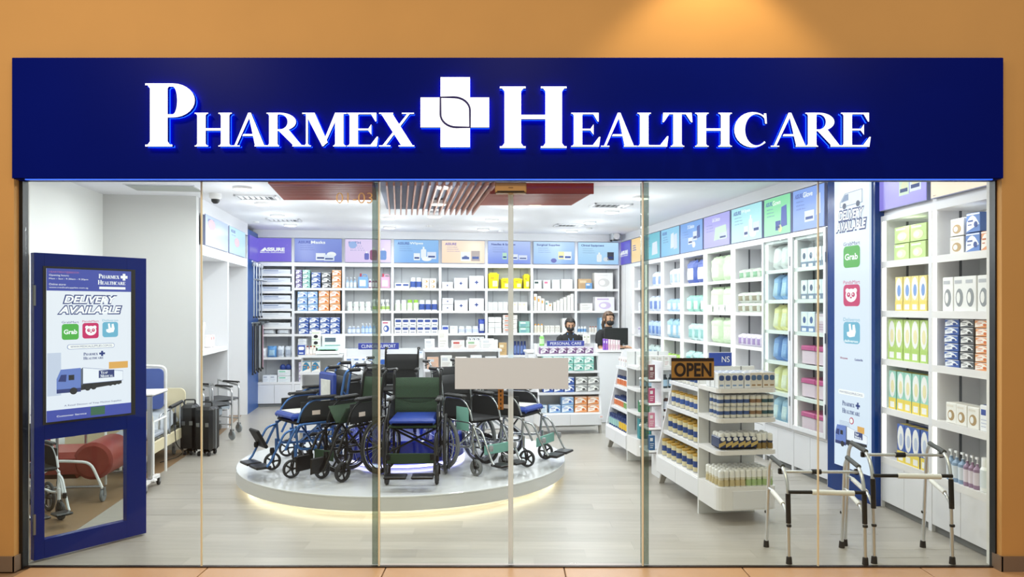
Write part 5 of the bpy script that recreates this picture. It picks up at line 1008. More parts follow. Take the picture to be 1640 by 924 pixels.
# clinical support gondola and its neighbours
G3 = Fr(-2.20, 9.75, TH)
gondola(G3, .98, 'white gondola behind the wheelchairs under clinical support sign', zs=((.55, .05), (.91, .02)), top=1.20, spine=.34)
topsign(G3, G3.X(606), 1.20, .53, .085, 'CLINICAL SUPPORT', 'blue clinical support sign behind the dark glass edge')
o = None
pl = 'clinical support gondola'
grow(G3, .91, pl, 'device_carton', 'white carton with blue top and device picture', 'carton', m_carton(.09, .19, .06, 'eff0f4', '6f8fc8', '3a4a78', 4), .03, .42, 4, .19, dep=.05); grow(G3, .91, 'right side '+pl, 'device_carton', 'white and navy carton', 'carton', m_carton(.09, .19, .06, 'e9ecf4', '2f5fb4', 'b8c4e0', 5), .46, .94, 5, .19, dep=.05)
grow(G3, .55, 'lower level '+pl, 'device_carton', 'small pale carton', 'carton', m_carton(.12, .15, .08, 'e4e8ec', '7f9cc4', 'b0bcc8', 2), .05, .92, 6, .15, dep=.08)
G3b = Fr(-2.80, 9.85, TH)
gondola(G3b, .56, 'low white display shelf left of the clinical support gondola', zs=((.60, .05), (.90, .0), (1.125, -.02)), top=1.125, spine=.34)
pl = 'display shelf left of clinical support'
grow(G3b, .90, pl, 'support_carton', 'white carton with teal corner and leg picture', 'carton', m_carton(.11, .15, .06, 'f0eeea', '2f86b0', 'c09070', 0), .03, .27, 2, .15, dep=.03)
tag(link('mask_tray', MB().box(-.15, .15, 0, .26, 0, .05, mat('e8eeea', .5), .01).box(-.13, .13, .02, .24, .05, .10, mat('9fd8c0', .5), .02), loc=G3b.w(.36, .0, 1.127), rz=TH), 'white tray of mint green packs on the left display shelf', 'tray')
for k in range(3): tag(link('small_bottle', m_bottle(.02, .12, 'd8c8c0', '8a3a30', 'e8e4e0', 'screw'), None, G3b.w(.10+.045*k, .05, 1.127), TH), 'small brown-capped bottle left of the mint tray, %s of three' % ['left', 'middle', 'right'][k], 'bottle', 'small bottles left of the mint tray')
tag(link('carton', m_carton(.09, .13, .06, '2f4a9c', 'e8ecf4', 'e8ecf4', 5), None, G3b.w(.02, .06, 1.127), TH), 'navy and white carton at left end of the display shelf', 'carton')
m = MB().box(-.055, .055, 0, .08, 0, .32, mat('efefed', .5), .004)
for k in range(3): m.prism(circ(0, .07+.085*k, .028, 12, ry=.022), -.003, 0, mat('23242a', .4)); m.box(-.05, .05, -.002, 0, .115+.085*k, .12+.085*k, mat('8fc060', .5))
tag(link('eyeshade_stand', m, loc=G3b.w(.20, .14, 1.127), rz=TH), 'tall white stand of black oval goods behind mint tray', 'display stand')
tag(link('carton', m_carton(.30, .26, .1, 'e9ebee', '5a6474', '4a9090', 2), None, G3b.w(.42, .26, 1.127), TH), 'large grey-white carton behind mint tray', 'carton')
G4 = Fr(-1.17, 9.95, TH)
gondola(G4, 1.05, 'white display shelf behind the high black wheelchair back', zs=((.60, .05), (.93, .0), (1.19, .04)), top=1.19, spine=.36)
pl = 'shelf behind black wheelchair back'
for k, (x, c, w_, h_, l_) in enumerate(((.08, ('efefef', 'd6d6dc', 'cfd2d8', 2), .13, .14, 'white carton, leftmost'), (.26, ('f2f1ee', 'e6e2dc', 'd8d4cc', 2), .13, .26, 'tall white wire-fronted carton'), (.46, ('e9eae6', 'd0605c', 'e0b0a0', 2), .17, .12, 'white carton with red print'), (.66, ('eceee9', '9fc49c', 'd08070', 2), .17, .12, 'white carton with green print'), (.86, ('f0efec', 'd9dce0', 'b8bcc0', 2), .17, .14, 'plain white carton, rightmost'))):
    tag(link('carton', m_carton(w_, h_, .08, *c), None, G4.w(x, .06, 1.191), TH), l_+', top of '+pl, 'carton')
for k, (x, c) in enumerate(((.12, 'd8b098'), (.30, 'e4e4e0'), (.50, 'ece8e2'), (.70, 'e8eaf0'), (.90, 'dfe4ec'))): tag(link('carton', m_carton(.15, .16+.02*(k % 2), .08, c, 'c8ccd2', 'b8a8a0', 2), None, G4.w(x, .03, .931), TH), 'pale carton, %s, lower level of %s' % (ORD[k], pl), 'carton')
# ================================================================ CASHIER COUNTER AND STAFF
cf = Fr(.25, 11.25, TH); o = thing('cashier_counter', 'white cashier counter behind the personal care gondola', 'counter', cf.w(0, 0, 0), TH)
link('counter_body', MB().box(0, 1.75, 0, .34, .0, 1.07, WPANEL, .004), o); link('worktop', MB().box(-.02, 1.77, -.02, .36, 1.07, 1.105, WHITE, .004), o)
p = cf.w(cf.X(986)+.08, .22, 1.106)
o = thing('monitor', 'black computer monitor in front of the standing cashier', 'monitor', p, TH+.15); link('screen_back', MB().box(-.20, .20, 0, .03, .06, .33, PLASTIC, .008), o); link('stand', MB().box(-.03, .03, .01, .05, .0, .1, PLASTIC).box(-.11, .11, -.05, .11, 0, .012, PLASTIC), o); link('cable_tab', MB().box(.1, .13, -.003, 0, .07, .08, ALU), o)
for k in range(7):
    c_ = ['7f4ac0', '9a5ad0', 'e8c8d4', 'f0dce0', 'ecd0d8', 'f2e4e4', 'e8ccd6'][k]
    tag(link('tube_carton', m_carton(.032, .17-.004*k, .05, c_, 'f2eef2', 'c07090', 2), None, cf.w(cf.X(969)+.038*k, .03, 1.106), TH), ('purple tube carton' if k < 2 else 'pale pink tube carton')+', %s, on the counter before the monitor' % ORD[k], 'carton', 'tube cartons on the counter')
tag(link('wipe_packet', MB().box(-.12, .12, 0, .08, 0, .07, mat('9fc8e4', .5), .01), loc=cf.w(cf.X(966), .03, 1.106) , rz=TH), 'pale blue packet at the left foot of the monitor', 'packet') if 0 else None
SKIN = mat('c99b7c', .55); HAIRB = mat('17120f', .5, bump=.4, scale=60); HAIRN = mat('5a4230', .5, bump=.4, scale=60); POLO = mat('131418', .8); EYE = mat('0c0a0a', .2); MASK = mat('15161a', .6)
def person(loc, rz, Hh, label, hair, bun, tilt):
    """standing woman; faces -y"""
    o = thing('person', label, 'person', loc, rz); s = Hh/1.62
    V = [(0,0,.90),(0,0,1.02),(0,-.005,1.16),(0,0,1.27),(0,.005,1.375),(0,-.005,1.43),
         (.14,0,1.335),(-.14,0,1.335),(.185,-.02,1.20),(-.185,-.02,1.20),(.20,-.08,1.06),(-.20,-.08,1.06),(.15,-.27,1.09),(-.15,-.27,1.09),(.14,-.34,1.10),(-.14,-.34,1.10),
         (.09,0,.86),(-.09,0,.86),(.10,-.01,.48),(-.10,-.01,.48),(.10,.02,.09),(-.10,.02,.09),(.11,-.12,.04),(-.11,-.12,.04)]
    E = [(0,1),(1,2),(2,3),(3,4),(4,5),(3,6),(3,7),(6,8),(7,9),(8,10),(9,11),(10,12),(11,13),(12,14),(13,15),(0,16),(0,17),(16,18),(17,19),(18,20),(19,21),(20,22),(21,23)]
    Rr = [.13,.112,.118,.085,.046,.055,.045,.045,.042,.042,.04,.04,.026,.026,.034,.034,.095,.095,.06,.06,.042,.042,.035,.035]
    b = len(V); hd = Vector((0, -.01, 1.47)); th = tilt
    def hp(x, y, z): return (hd.x+x, hd.y+y*math.cos(th)-z*math.sin(th), hd.z+y*math.sin(th)+z*math.cos(th))
    for p_, r_ in ((hp(0, -.02, .0), .058), (hp(0, -.015, .05), .073), (hp(0, .0, .10), .078), (hp(0, .005, .14), .06)):
        V.append(p_); Rr.append(r_)
    E += [(5, b), (b, b+1), (b+1, b+2), (b+2, b+3)]
    for sgn, h0 in ((1, 14), (-1, 15)):     # five fingers on each hand
        hx, hy, hz = V[h0]
        for k in range(5):
            dx = (-.026+.013*k)*sgn if k < 4 else -.03*sgn; ln = [.06, .07, .068, .052, .04][k]
            i0 = len(V); V.append((hx+dx*1.2, hy-.03 if k < 4 else hy-.005, hz)); V.append((hx+dx*1.4-(.02*sgn if k == 4 else 0), hy-.03-ln*.6, hz-.008)); V.append((hx+dx*1.4-(.025*sgn if k == 4 else 0), hy-.03-ln, hz-.022)); Rr += [.010, .009, .007]; E += [(h0, i0), (i0, i0+1), (i0+1, i0+2)]
    me = bpy.data.meshes.new('body'); me.from_pydata([tuple(Vector(v)*s) for v in V], E, []); me.materials.append(SKIN)
    bo = link('body', me, o); me_s = me.skin_vertices or None
    md = bo.modifiers.new('skin', 'SKIN'); 
    if not me.skin_vertices:
        bm = bmesh.new(); bm.from_mesh(me); bm.verts.layers.skin.verify(); bm.to_mesh(me); bm.free()
    for i, sv in enumerate(me.skin_vertices[0].data): sv.radius = (Rr[i]*s*(1.25 if i in (1, 2, 3) else 1), Rr[i]*s*(.85 if i in (1, 2, 3) else 1)); sv.use_root = (i == 0)
    bo.modifiers.new('sub', 'SUBSURF').levels = 2; bo.modifiers['sub'].render_levels = 2
    for p_ in me.polygons: p_.use_smooth = True
    # polo shirt: shell round torso and upper arms
    sh = MB(); n = 20
    rings = [(.86, .175, .125), (1.0, .16, .115), (1.14, .172, .128), (1.24, .180, .128), (1.32, .178, .115), (1.365, .13, .09), (1.395, .07, .068), (1.415, .062, .062)]
    vs = [];
    for z, rx_, ry_ in rings:
        for k in range(n): a = 2*PI*k/n; vs.append(Vector((rx_*math.cos(a), ry_*math.sin(a), z))*s)
    sh.add(vs, [(i*n+k, i*n+(k+1) % n, (i+1)*n+(k+1) % n, (i+1)*n+k) for i in range(len(rings)-1) for k in range(n)], POLO, True)
    for g in (1, -1): sh.tube([Vector((g*.12, 0, 1.325))*s, Vector((g*.165, -.005, 1.29))*s, Vector((g*.19, -.02, 1.20))*s, Vector((g*.203, -.06, 1.11))*s], [.064*s, .070*s, .066*s, .060*s], POLO, 10)
    link('polo_shirt', sh, o)
    link('trousers', MB().tube([Vector((.09, 0, .92))*s, Vector((.10, -.01, .5))*s, Vector((.10, .02, .08))*s], [.115*s, .08*s, .06*s], POLO, 10).tube([Vector((-.09, 0, .92))*s, Vector((-.10, -.01, .5))*s, Vector((-.10, .02, .08))*s], [.115*s, .08*s, .06*s], POLO, 10), o)
    def ell(m, c, r, mm, a0=0, a1=PI, seg=14, cut=None):
        vs, fs = [], []; K = 10
        for j in range(K+1):
            t = PI*j/K
            for k in range(seg):
                a = 2*PI*k/seg; q_ = hp(c[0]+r[0]*math.sin(t)*math.cos(a), c[1]+r[1]*math.sin(t)*math.sin(a), c[2]+r[2]*math.cos(t)); vs.append(Vector(q_)*s)
        for j in range(K):
            for k in range(seg):
                a = 2*PI*(k+.5)/seg; t = PI*(j+.5)/K
                if cut and cut(math.sin(t)*math.cos(a), math.sin(t)*math.sin(a), math.cos(t)): continue
                fs.append((j*seg+k, (j+1)*seg+k, (j+1)*seg+(k+1) % seg, j*seg+(k+1) % seg))
        m.add(vs, fs, mm, True); return m
    hm = ell(MB(), (0, .012, .085), (.095, .108, .118), hair, cut=lambda x, y, z: (y < -.35 and z < .50) or (z < -.35 and y < .1))
    if bun == 'tail': ell(hm, (0, .12, .06), (.04, .045, .06), hair); hm.tube([Vector(hp(0, .13, .05))*s, Vector(hp(0, .15, -.05))*s, Vector(hp(.01, .13, -.16))*s], [.03, .028, .012], hair, 8)
    else: ell(hm, (0, .10, .13), (.042, .04, .04), hair)
    link('hair', hm, o)
    mk = ell(MB(), (0, -.045, .018), (.066, .062, .05), MASK, cut=lambda x, y, z: y > .25)
    for g in (1, -1): mk.tube([Vector(hp(g*.058, -.04, .04))*s, Vector(hp(g*.082, .01, .065))*s], .003, MASK, 5)
    link('face_mask', mk, o)
    em = MB()
    for g in (1, -1): ell(em, (g*.03, -.078, .082), (.013, .008, .007), EYE, seg=8)
    link('eye', em, o); bw = MB()
    for g in (1, -1): bw.tube([Vector(hp(g*.015, -.083, .10))*s, Vector(hp(g*.045, -.072, .103))*s], .003, HAIRB, 4)
    link('eyebrow', bw, o); ns = MB(); ell(ns, (0, -.086, .058), (.012, .014, .02), SKIN, seg=8); link('nose', ns, o); er = MB()
    for g in (1, -1): ell(er, (g*.082, .005, .065), (.012, .02, .03), SKIN, seg=8)
    link('ear', er, o)
    ly = MB().tube([Vector((-.05, -.06, 1.39))*s, Vector((-.035, -.125, 1.28))*s, Vector((0, -.142, 1.10))*s, Vector((.035, -.125, 1.28))*s, Vector((.05, -.06, 1.39))*s], .006, mat('5f8fd8', .5), 5); ly.box(-.03, .03, -.150*s, -.145*s, 1.02*s, 1.10*s, mat('4a78c8', .5)); link('lanyard', ly, o)
    return o
pp = at(912.5, 520, 12.35); person((pp.x, 12.35, 0), TH-.05, 1.55, 'woman with black hair and black mask looking down behind personal care sign', HAIRB, 'bun', .35)
pp = at(974, 520, 12.30); person((pp.x, 12.30, 0), TH+.35, 1.65, 'woman with brown tied hair and black mask behind the monitor', HAIRN, 'tail', .12)

# ================================================================ ROUND PODIUM
PC = (-1.12, 7.87); MARB = mat('e6e8ea', .08, noise=.06, scale=2.2, spec=.6)
o = thing('display_podium', 'large round white podium with glossy marble top and warm underglow', 'podium', (PC[0], PC[1], 0))
sg_ = 72
link('fascia', MB().lathe([(1.66, .065), (1.67, .065), (1.67, .172), (1.665, .178)], sg_, mat('dedfdf', .5), caps=False), o)
link('top', MB().lathe([(0, .19), (1.668, .19), (1.672, .186), (1.672, .176), (0, .172)], sg_, MARB, smooth=False), o)
link('plinth', MB().lathe([(1.52, 0), (1.52, .07)], sg_, mat('cfcdc8', .6)), o); link('underside', MB().lathe([(1.5, .066), (1.665, .066)], sg_, WHITE, smooth=False, caps=False), o)
link('led_strip', MB().lathe([(1.535, .040), (1.56, .040), (1.56, .063), (1.535, .063), (1.535, .040)], sg_, mat('fff0cf', .5, emit=6.5), caps=False), o)
o = thing('display_pedestal', 'glossy royal blue round pedestal with a white light line on podium', 'pedestal', (PC[0], PC[1]-.02, .191))
link('drum', MB().lathe([(.60, .035), (.62, .05), (.62, .26), (.61, .27), (0, .27)], 48, mat('0d2fb4', .12)), o); link('base_ring', MB().lathe([(.60, 0), (.60, .012)], 48, mat('2a3cc0', .3)), o); link('light_line', MB().lathe([(.607, .012), (.622, .012), (.622, .032), (.607, .032)], 48, mat('e4ddff', .5, emit=3.0)), o)

# ================================================================ WHEELCHAIRS
def mesh_fabric(c1, c2):
    m = bpy.data.materials.new('woven_fabric'); m.use_nodes = True; nt = m.node_tree; b = nt.nodes['Principled BSDF']; tc = nt.nodes.new('ShaderNodeTexCoord'); ck = nt.nodes.new('ShaderNodeTexChecker')
    ck.inputs['Scale'].default_value = 130; ck.inputs[1].default_value = (*lin(c1), 1); ck.inputs[2].default_value = (*lin(c2), 1); nt.links.new(tc.outputs['Object'], ck.inputs[0]); nt.links.new(ck.outputs[0], b.inputs['Base Color']); b.inputs['Roughness'].default_value = .75; return m
GREEN = mesh_fabric('35553a', '17261a'); TEAL = mat('7fb8ac', .55, bump=.1, scale=20); BLKF = mat('15171b', .65, bump=.1, scale=20); BLUEC = mat('1d3f9e', .35, bump=.3, scale=14); BLUEF = mat('4a76b4', .25, .5); BLKM = mat('111214', .3, .3); SILV = mat('b4b8bc', .25, .9)
TYR = mat('2b2c2e', .6); TYG = mat('7d8082', .6)
def wheelchair(loc, rz, label, frame=SILV, fabric=BLKF, wr=.29, width=.46, cushion=None, paper=False, foot=True, strap=None, side=BLKF, tyre=TYG, s=1.0, back=None, pitch_foot=1, casr=.09, folded=False, badge=True, fold_plate=False):
    """faces -y; x to the chair's left"""
    o = thing('wheelchair', label, 'wheelchair', loc, rz, 'wheelchairs on display'); o.scale = (s, s, s)
    h = width/2; back = back or fabric; SZ_ = .50; r = .0125
    f = MB()
    for g in (-1, 1):
        x = g*h
        f.tube(fillet([(x, .24, .92), (x, .20, .72), (x, .18, .50), (x, .20, .14)], .08), r, frame, 8)                # back post
        f.tube(fillet([(x, .19, SZ_-.02), (x, -.24, SZ_-.02), (x, -.30, SZ_-.12), (x, -.36, .26)], .08), r, frame, 8)       # seat rail and front down tube
        f.tube(fillet([(x, .19, .24), (x, -.10, .24), (x, -.24, .26), (x, -.26, SZ_-.03)], .05), r, frame, 8)
        f.tube(fillet([(x, .19, .52), (x, .17, .70), (x, -.10, .70), (x, -.20, .62), (x, -.24, .50)], .07), r*.9, frame, 8)  # arm hoop
        f.tube([(x, -.26, .30), (x, -.26, .19)], .016, frame, 8)
    link('frame', f, o)
    if not folded or 1:
        cb = MB().tube([(-h, -.05, SZ_-.04), (h, -.05, .24)], .011, frame, 6).tube([(h, -.03, SZ_-.04), (-h, -.03, .24)], .011, frame, 6).tube([(-h, .12, SZ_-.05), (h, .12, .25)], .010, frame, 6)
        link('cross_brace', cb, o)
    if folded:
        m = MB(); 
        for g in (-1, 1): m.box(-.006, .006, -.24, .16, -.09, .09, fabric, .004, rot=Matrix.Translation((g*h*.5, 0, SZ_+.08)) @ Matrix.Rotation(g*.6, 4, 'Y'))
        link('seat', m, o)
    else:
        link('seat', MB().box(-h+.01, h-.01, -.26, .18, SZ_-.02, SZ_+.012, fabric, .01), o)
    bk = MB(); n = 8
    vs = []; 
    for j in range(5):
        for i in range(n+1):
            u = i/n*2-1; z = .52+.37*j/4; y = .185+.05*(j/4)+.035*(1-u*u)
            vs.append((u*(h-.005), y, z)); 
    N = len(vs); vs += [(x_, y_+.012, z_) for x_, y_, z_ in vs]
    fs = [(j*(n+1)+i, j*(n+1)+i+1, (j+1)*(n+1)+i+1, (j+1)*(n+1)+i) for j in range(4) for i in range(n)]; fs += [tuple(N+q for q in f_[::-1]) for f_ in fs]
    fs += [(4*(n+1)+i, 4*(n+1)+i+1, N+4*(n+1)+i+1, N+4*(n+1)+i) for i in range(n)]+[(i+1, i, N+i, N+i+1) for i in range(n)]
    bk.add(vs, fs, back, True); bb = link('backrest', bk, o); link('seam', MB().box(-h+.02, h-.02, .213, .219, .695, .703, BLKM), bb)
    for g in (-1, 1):
        x = g*h
        link('handle', MB().tube(fillet([(x, .235, .90), (x, .26, .955), (x, .37, .955)], .03), .012, frame, 8).tube([(x, .28, .957), (x, .40, .957)], .019, BLACK, 8).tube([(x, .29, .93), (x, .37, .905)], .005, BLACK, 5), o)
        link('armrest', MB().box(x-.028, x+.028, -.14, .15, .70, .735, BLACK, .012), o)
        link('side_panel', MB().box(x-.004, x+.004, -.21, .17, .50, .685, side, .002).box(x-.006 if g < 0 else x, x if g < 0 else x+.006, -.10, -.02, .56, .60, mat('d8c8c0', .5) if badge else side), o)
        xw = x+g*.055; wz = wr; wy = .14
        w_ = link('wheel', MB().ring((xw, wy, wz), wr-.016, .016, tyre, 'x', 32, 7), o)
        link('rim', MB().ring((xw, wy, wz), wr-.04, .010, SILV, 'x', 28, 5), w_)
        if wr > .2: link('hand_rim', MB().ring((xw+g*.035, wy, wz), wr-.045, .008, SILV if frame != BLKM else BLKM, 'x', 28, 5), w_)
        sp = MB(); ns = 20 if wr > .2 else 6
        for k in range(ns):
            a = 2*PI*k/ns; a2 = a+(.35 if k % 2 else -.35)*(wr > .2); sp.tube([(xw+g*.015*(-1)**k, wy+.02*math.cos(a2), wz+.02*math.sin(a2)), (xw, wy+(wr-.04)*math.cos(a), wz+(wr-.04)*math.sin(a))], .0022 if wr > .2 else .010, CHROME if wr > .2 else PLASTIC, 4, caps=False)
        link('spokes', sp, w_); link('hub', MB().lathe([(0, -.035), (.022, -.03), (.03, 0), (.022, .03), (0, .035)], 12, BLKM if wr > .2 else PLASTIC, (xw, wy, wz), axis='x'), w_)
        cx, cy = x, -.30; c_ = link('caster', MB().lathe([(casr*.76, -.014), (casr*.95, -.016), (casr, -.006), (casr, .006), (casr*.95, .016), (casr*.76, .014), (casr*.76, -.014)], 20, tyre, (cx, cy, casr), axis='x', caps=False), o)
        cs = MB().lathe([(0, -.02), (.018, -.018), (.018, .018), (0, .02)], 10, PLASTIC, (cx, cy, casr), axis='x')
        for k in range(5): a = 2*PI*k/5; cs.tube([(cx, cy, casr), (cx, cy+casr*.75*math.cos(a), casr+casr*.75*math.sin(a))], .009, PLASTIC if tyre != TYG else GREYR, 5, caps=False)
        link('caster_hub', cs, c_); fk = MB()
        for q in (-1, 1): fk.tube(fillet([(cx+q*.024, cy, casr), (cx+q*.024, cy+.015, casr*1.9), (cx, cy+.04, casr*2.2)], .02), .007, BLKM, 5)
        link('caster_fork', fk, c_)
        if foot:
            fx = x-g*.01; ft = link('footrest', MB().tube(fillet([(fx, -.27, .44), (fx, -.36, .42), (fx, -.50, .16), (fx, -.53, .13)], .05), .011, frame, 8), o)
            if fold_plate: link('footplate', MB().box(fx-g*.02, fx-g*.035, -.64, -.44, .12, .26, PLASTIC, .006), ft)
            else: link('footplate', MB().box(min(fx, fx-g*(h-.03)), max(fx, fx-g*(h-.03)), -.62, -.48, .11, .135, PLASTIC, .008), ft)
            link('calf_pad', MB().lathe([(.018, -.025), (.022, 0), (.018, .025)], 10, mat('9a9ca0', .4) if frame == SILV else BLKM, (fx-g*.02, -.47, .27)), ft)
    if strap: link('calf_strap', MB().box(-h+.01, h-.01, -.405, -.395, .20, .29, strap, .003), o)
    if cushion:
        link('cushion', MB().box(-h+.015, h-.015, -.29, .16, SZ_+.013, SZ_+.075, cushion, .022), o)
        if paper: link('leaflet', MB().box(-h+.07, h-.07, -.24, .06, SZ_+.076, SZ_+.082, mat('e6e6e0', .4, noise=.2, scale=18), .001), o)
    return o
wheelchair((-.895, 6.93, .192), math.radians(2), 'front wheelchair with dark green mesh seat and blue cushion, facing the glass', BLKM, GREEN, cushion=BLUEC, strap=GREEN, foot=True, wr=.28, width=.44, tyre=TYR, casr=.085)
a_ = wheelchair((-1.46, 7.02, .192), math.radians(-33), 'folded black wheelchair with green mesh seat, left of front wheelchair', BLKM, GREEN, width=.26, strap=GREEN, wr=.27, tyre=TYR, folded=True, fold_plate=True)
b_ = wheelchair((-1.93, 7.22, .192), math.radians(-50), 'leftmost wheelchair with blue frame, blue cushion and raised footrests', BLUEF, BLKF, wr=.155, width=.44, cushion=BLUEC, paper=True, tyre=TYR, casr=.085)
link('back_cover', MB().box(-.17, .17, .15, .185, .60, .93, BLUEC, .02), b_); link('legrest_pad', MB().box(-.10, .10, -.015, .015, -.10, .10, BLKF, .008, rot=Matrix.Translation((-.17, -.455, .33)) @ Matrix.Rotation(.5, 4, 'X')), b_); link('leaflet_sheet', MB().box(-.10, .10, .140, .148, .60, .86, mat('e6e6e0', .4, noise=.25, scale=18), .003), b_)
wheelchair((-1.99, 7.85, .192), math.radians(-56), 'black wheelchair with blue frame behind the leftmost one', BLUEF, BLKF, wr=.155, width=.42, tyre=TYR, foot=False)
wheelchair((PC[0]-.07, 7.97, .462), math.radians(3), 'high-backed black wheelchair standing on the blue pedestal', BLKM, BLKF, wr=.24, width=.40, foot=False, tyre=TYR, s=.88)
c_ = wheelchair((-.41, 7.30, .192), math.radians(44), 'silver wheelchair with teal calf strap and large grey wheel', SILV, BLKF, wr=.26, width=.36, strap=TEAL, tyre=TYG, casr=.075)
link('side_pocket', MB().box(-.19, -.184, -.20, -.02, .40, .62, TEAL, .002), c_)
d_ = wheelchair((-.02, 7.66, .192), math.radians(62), 'rightmost silver wheelchair with blue cushion and long footrests', SILV, BLKF, wr=.155, width=.42, cushion=BLUEC, paper=True, strap=TEAL, tyre=TYR, casr=.085)
wheelchair((-.62, 8.25, .192), math.radians(35), 'silver and black wheelchair behind the teal-strapped one', SILV, BLKF, wr=.26, width=.36, foot=False, tyre=TYG)
wheelchair((-1.72, 8.65, .192), math.radians(-30), 'silver-handled wheelchair at the back left of the podium', SILV, BLKF, wr=.26, width=.36, foot=False, tyre=TYG)

# ================================================================ WALKERS BEHIND THE GLASS
def walker(label, fa, fb, fc, fd, H, zt, zm, zs):
    """a/b = rear/front foot of left side, c/d of right side (front is towards the glass)"""
    o = thing('walking_frame', label, 'walker', (fa[0], fa[1], 0), 0, 'aluminium walking frames'); O = Vector((fa[0], fa[1], 0)); V = lambda p, z: Vector((p[0], p[1], z))-O
    for side, (r_, f_) in enumerate(((fa, fb), (fc, fd))):
        r_, f_ = Vector(r_), Vector(f_); d = f_-r_; ta, tb = r_+d*.16, f_-d*.10
        m = MB().tube(fillet([V(r_, .0), V(r_+d*.14, H-.06), V(r_+d*.26, H), V(f_-d*.22, H-.035), V(f_-d*.06, H-.14), V(f_, .0)], .07, 5), .0125, CHROME, 10); fr = link('side_frame', m, o)
        link('grip', MB().tube([V(r_+d*.24, H), V(f_-d*.26, H-.03)], .017, mat('55585a', .7), 10), o)
        link('sleeve', MB().tube([V(f_-d*.045, H-.20), V(f_-d*.02, H-.40)], .017, BLACK, 10), o)
        link('side_brace', MB().tube(fillet([V(r_+d*.08, zs+.02), V(r_+d*.25, zs+.02), V(f_-d*.2, zs-.04), V(f_-d*.02, zs-.12)], .05), .010, CHROME, 8).tube([V(r_+d*.28, zs+.012), V(f_-d*.25, zs-.035)], .016, PAPER, 10), o)
        for q, hh in ((r_+d*.03, .20), (f_-d*.005, .20)): link('collar', MB().lathe([(.016, -.008), (.018, 0), (.016, .008)], 10, BLACK, V(q, hh+.06)), o)
        for q in (r_, f_): link('rubber_tip', MB().lathe([(.021, 0), (.018, .045), (.014, .05)], 12, RUBBER, V(q, 0)), o)
        link('push_button', MB().box(-.018, .018, -.012, .012, -.02, .02, BLACK, .005, rot=Matrix.Translation(V(f_-d*.35, zt))), o)
    b, d2 = Vector(fb), Vector(fd); rb, rd = Vector(fa), Vector(fc)
    A = b*.68+rb*.32; B = d2*.68+rd*.32
    link('top_bar', MB().tube([V(A, zt), V(B, zt)], .011, CHROME, 10), o); link('joint', MB().tube([V(A*.48+B*.52, zt), V(A*.60+B*.40, zt)], .018, BLACK, 10), o)
    link('middle_bar', MB().tube([V(b, zm), V(d2, zm)], .012, BLACK, 10), o); link('foam_cover', MB().tube([V(b*.70+d2*.30, zm), V(b*.15+d2*.85, zm-.005)], .018, PAPER, 10), o)
    return o
walker('shorter aluminium walking frame nearer the gondola end', (1.863, 5.49), (1.895, 5.125), (2.407, 5.47), (2.41, 5.11), .675, .605, .49, .42)
walker('taller aluminium walking frame at right in front of bright shelves', (2.452, 5.52), (2.482, 5.135), (3.005, 5.48), (3.012, 5.125), .775, .72, .60, .50)

# ================================================================ DOOR LEAF WITH POSTER SCREEN
DF = Fr(-3.275, 5.135, math.atan2(.67, .48)); o = thing('blue_door', 'tall navy door leaf standing ajar with lit poster at left', 'door', DF.w(0, 0, .015), DF.a)
DN = mat('041f72', .2, noise=.08, scale=4, spec=.2); L_ = DF.X(234.5, 0); px_ = DF.X
x0, x1 = px_(71.5), px_(203); z0, z1 = .13, .82
fr = MB(); fr.box(0, x0, 0, .055, 0, 2.115, DN, .002); fr.box(x1, L_, 0, .055, 0, 2.115, DN, .002); fr.box(x0, x1, 0, .055, 0, z0, DN); fr.box(x0, x1, 0, .055, z1, .93, DN); fr.box(x0, x1, 0, .055, 2.02, 2.115, DN); fr.box(x0, x1, .02, .055, .93, 2.02, DN)
link('frame', fr, o); link('pane', MB().box(x0, x1, .03, .034, z0, z1, GLASS), o)
for z in (.25, 1.82): link('hinge', MB().box(-.008, .006, -.012, .0, z-.07, z+.07, STEEL), o)
u0, u1 = px_(73.7), px_(209); link('bezel', MB().box(u0-.02, u1+.035, -.004, .02, .925, 2.025, BLACK), o)
ps = link('poster_screen', MB().box(u0, u1, -.007, -.004, .94, 2.01, screen_mat('f3f5ff', 'eef2ff', .92)), o); pw = u1-u0; pc = (u0+u1)/2; Zd = lambda y, px=140: DF.Z(px, y)-.015
BB = mat('3f4fb4', .5, emit=.8); W9 = mat('ffffff', .5, emit=.95)
link('banner', MB().box(u0, u1, -.009, -.007, 1.855, 2.01, BB), ps); link('footer', MB().box(u0, u1, -.009, -.007, .94, 1.02, BB), ps)
for t, y, wd, hh, c in (('HEARTBEAT@BEDOK', 1.985, .20, .016, mat('c878a8', .5, emit=.8)), ('Opening hours:', 1.962, .13, .016, W9), ('Mon - Sun : 9.30am - 9.30pm', 1.938, .26, .014, W9), ('Online store:', 1.90, .11, .014, W9), ('www.medicalsupplies.com.sg', 1.877, .26, .013, W9)): text(t, ps, u0+.015, -.011, y, wd, hh, c, align='l')
serif_text('PHARMEX', ps, pc+.13, -.011, 1.967, .15, .032, W9); serif_text('HEALTHCARE', ps, pc+.15, -.011, 1.922, .20, .032, W9); link('strap_line', MB().box(pc+.06, pc+.25, -.011, -.009, 1.872, 1.89, W9), ps); link('cross', MB().box(pc+.215, pc+.265, -.012, -.009, 1.955, 1.975, W9).box(pc+.231, pc+.249, -.012, -.009, 1.94, 1.99, W9), ps)
ic_ = [(px_(111.5), 1.565, .112), (px_(144), 1.57, .112), (px_(175.5), 1.575, .112)]
NVd, _w = poster_bits(ps, pc, pw, dict(y=-.009, t=(1.795, 1.72), tw=1.0, th=.052, i=ic_, **{'as': 1.0}), small=True)
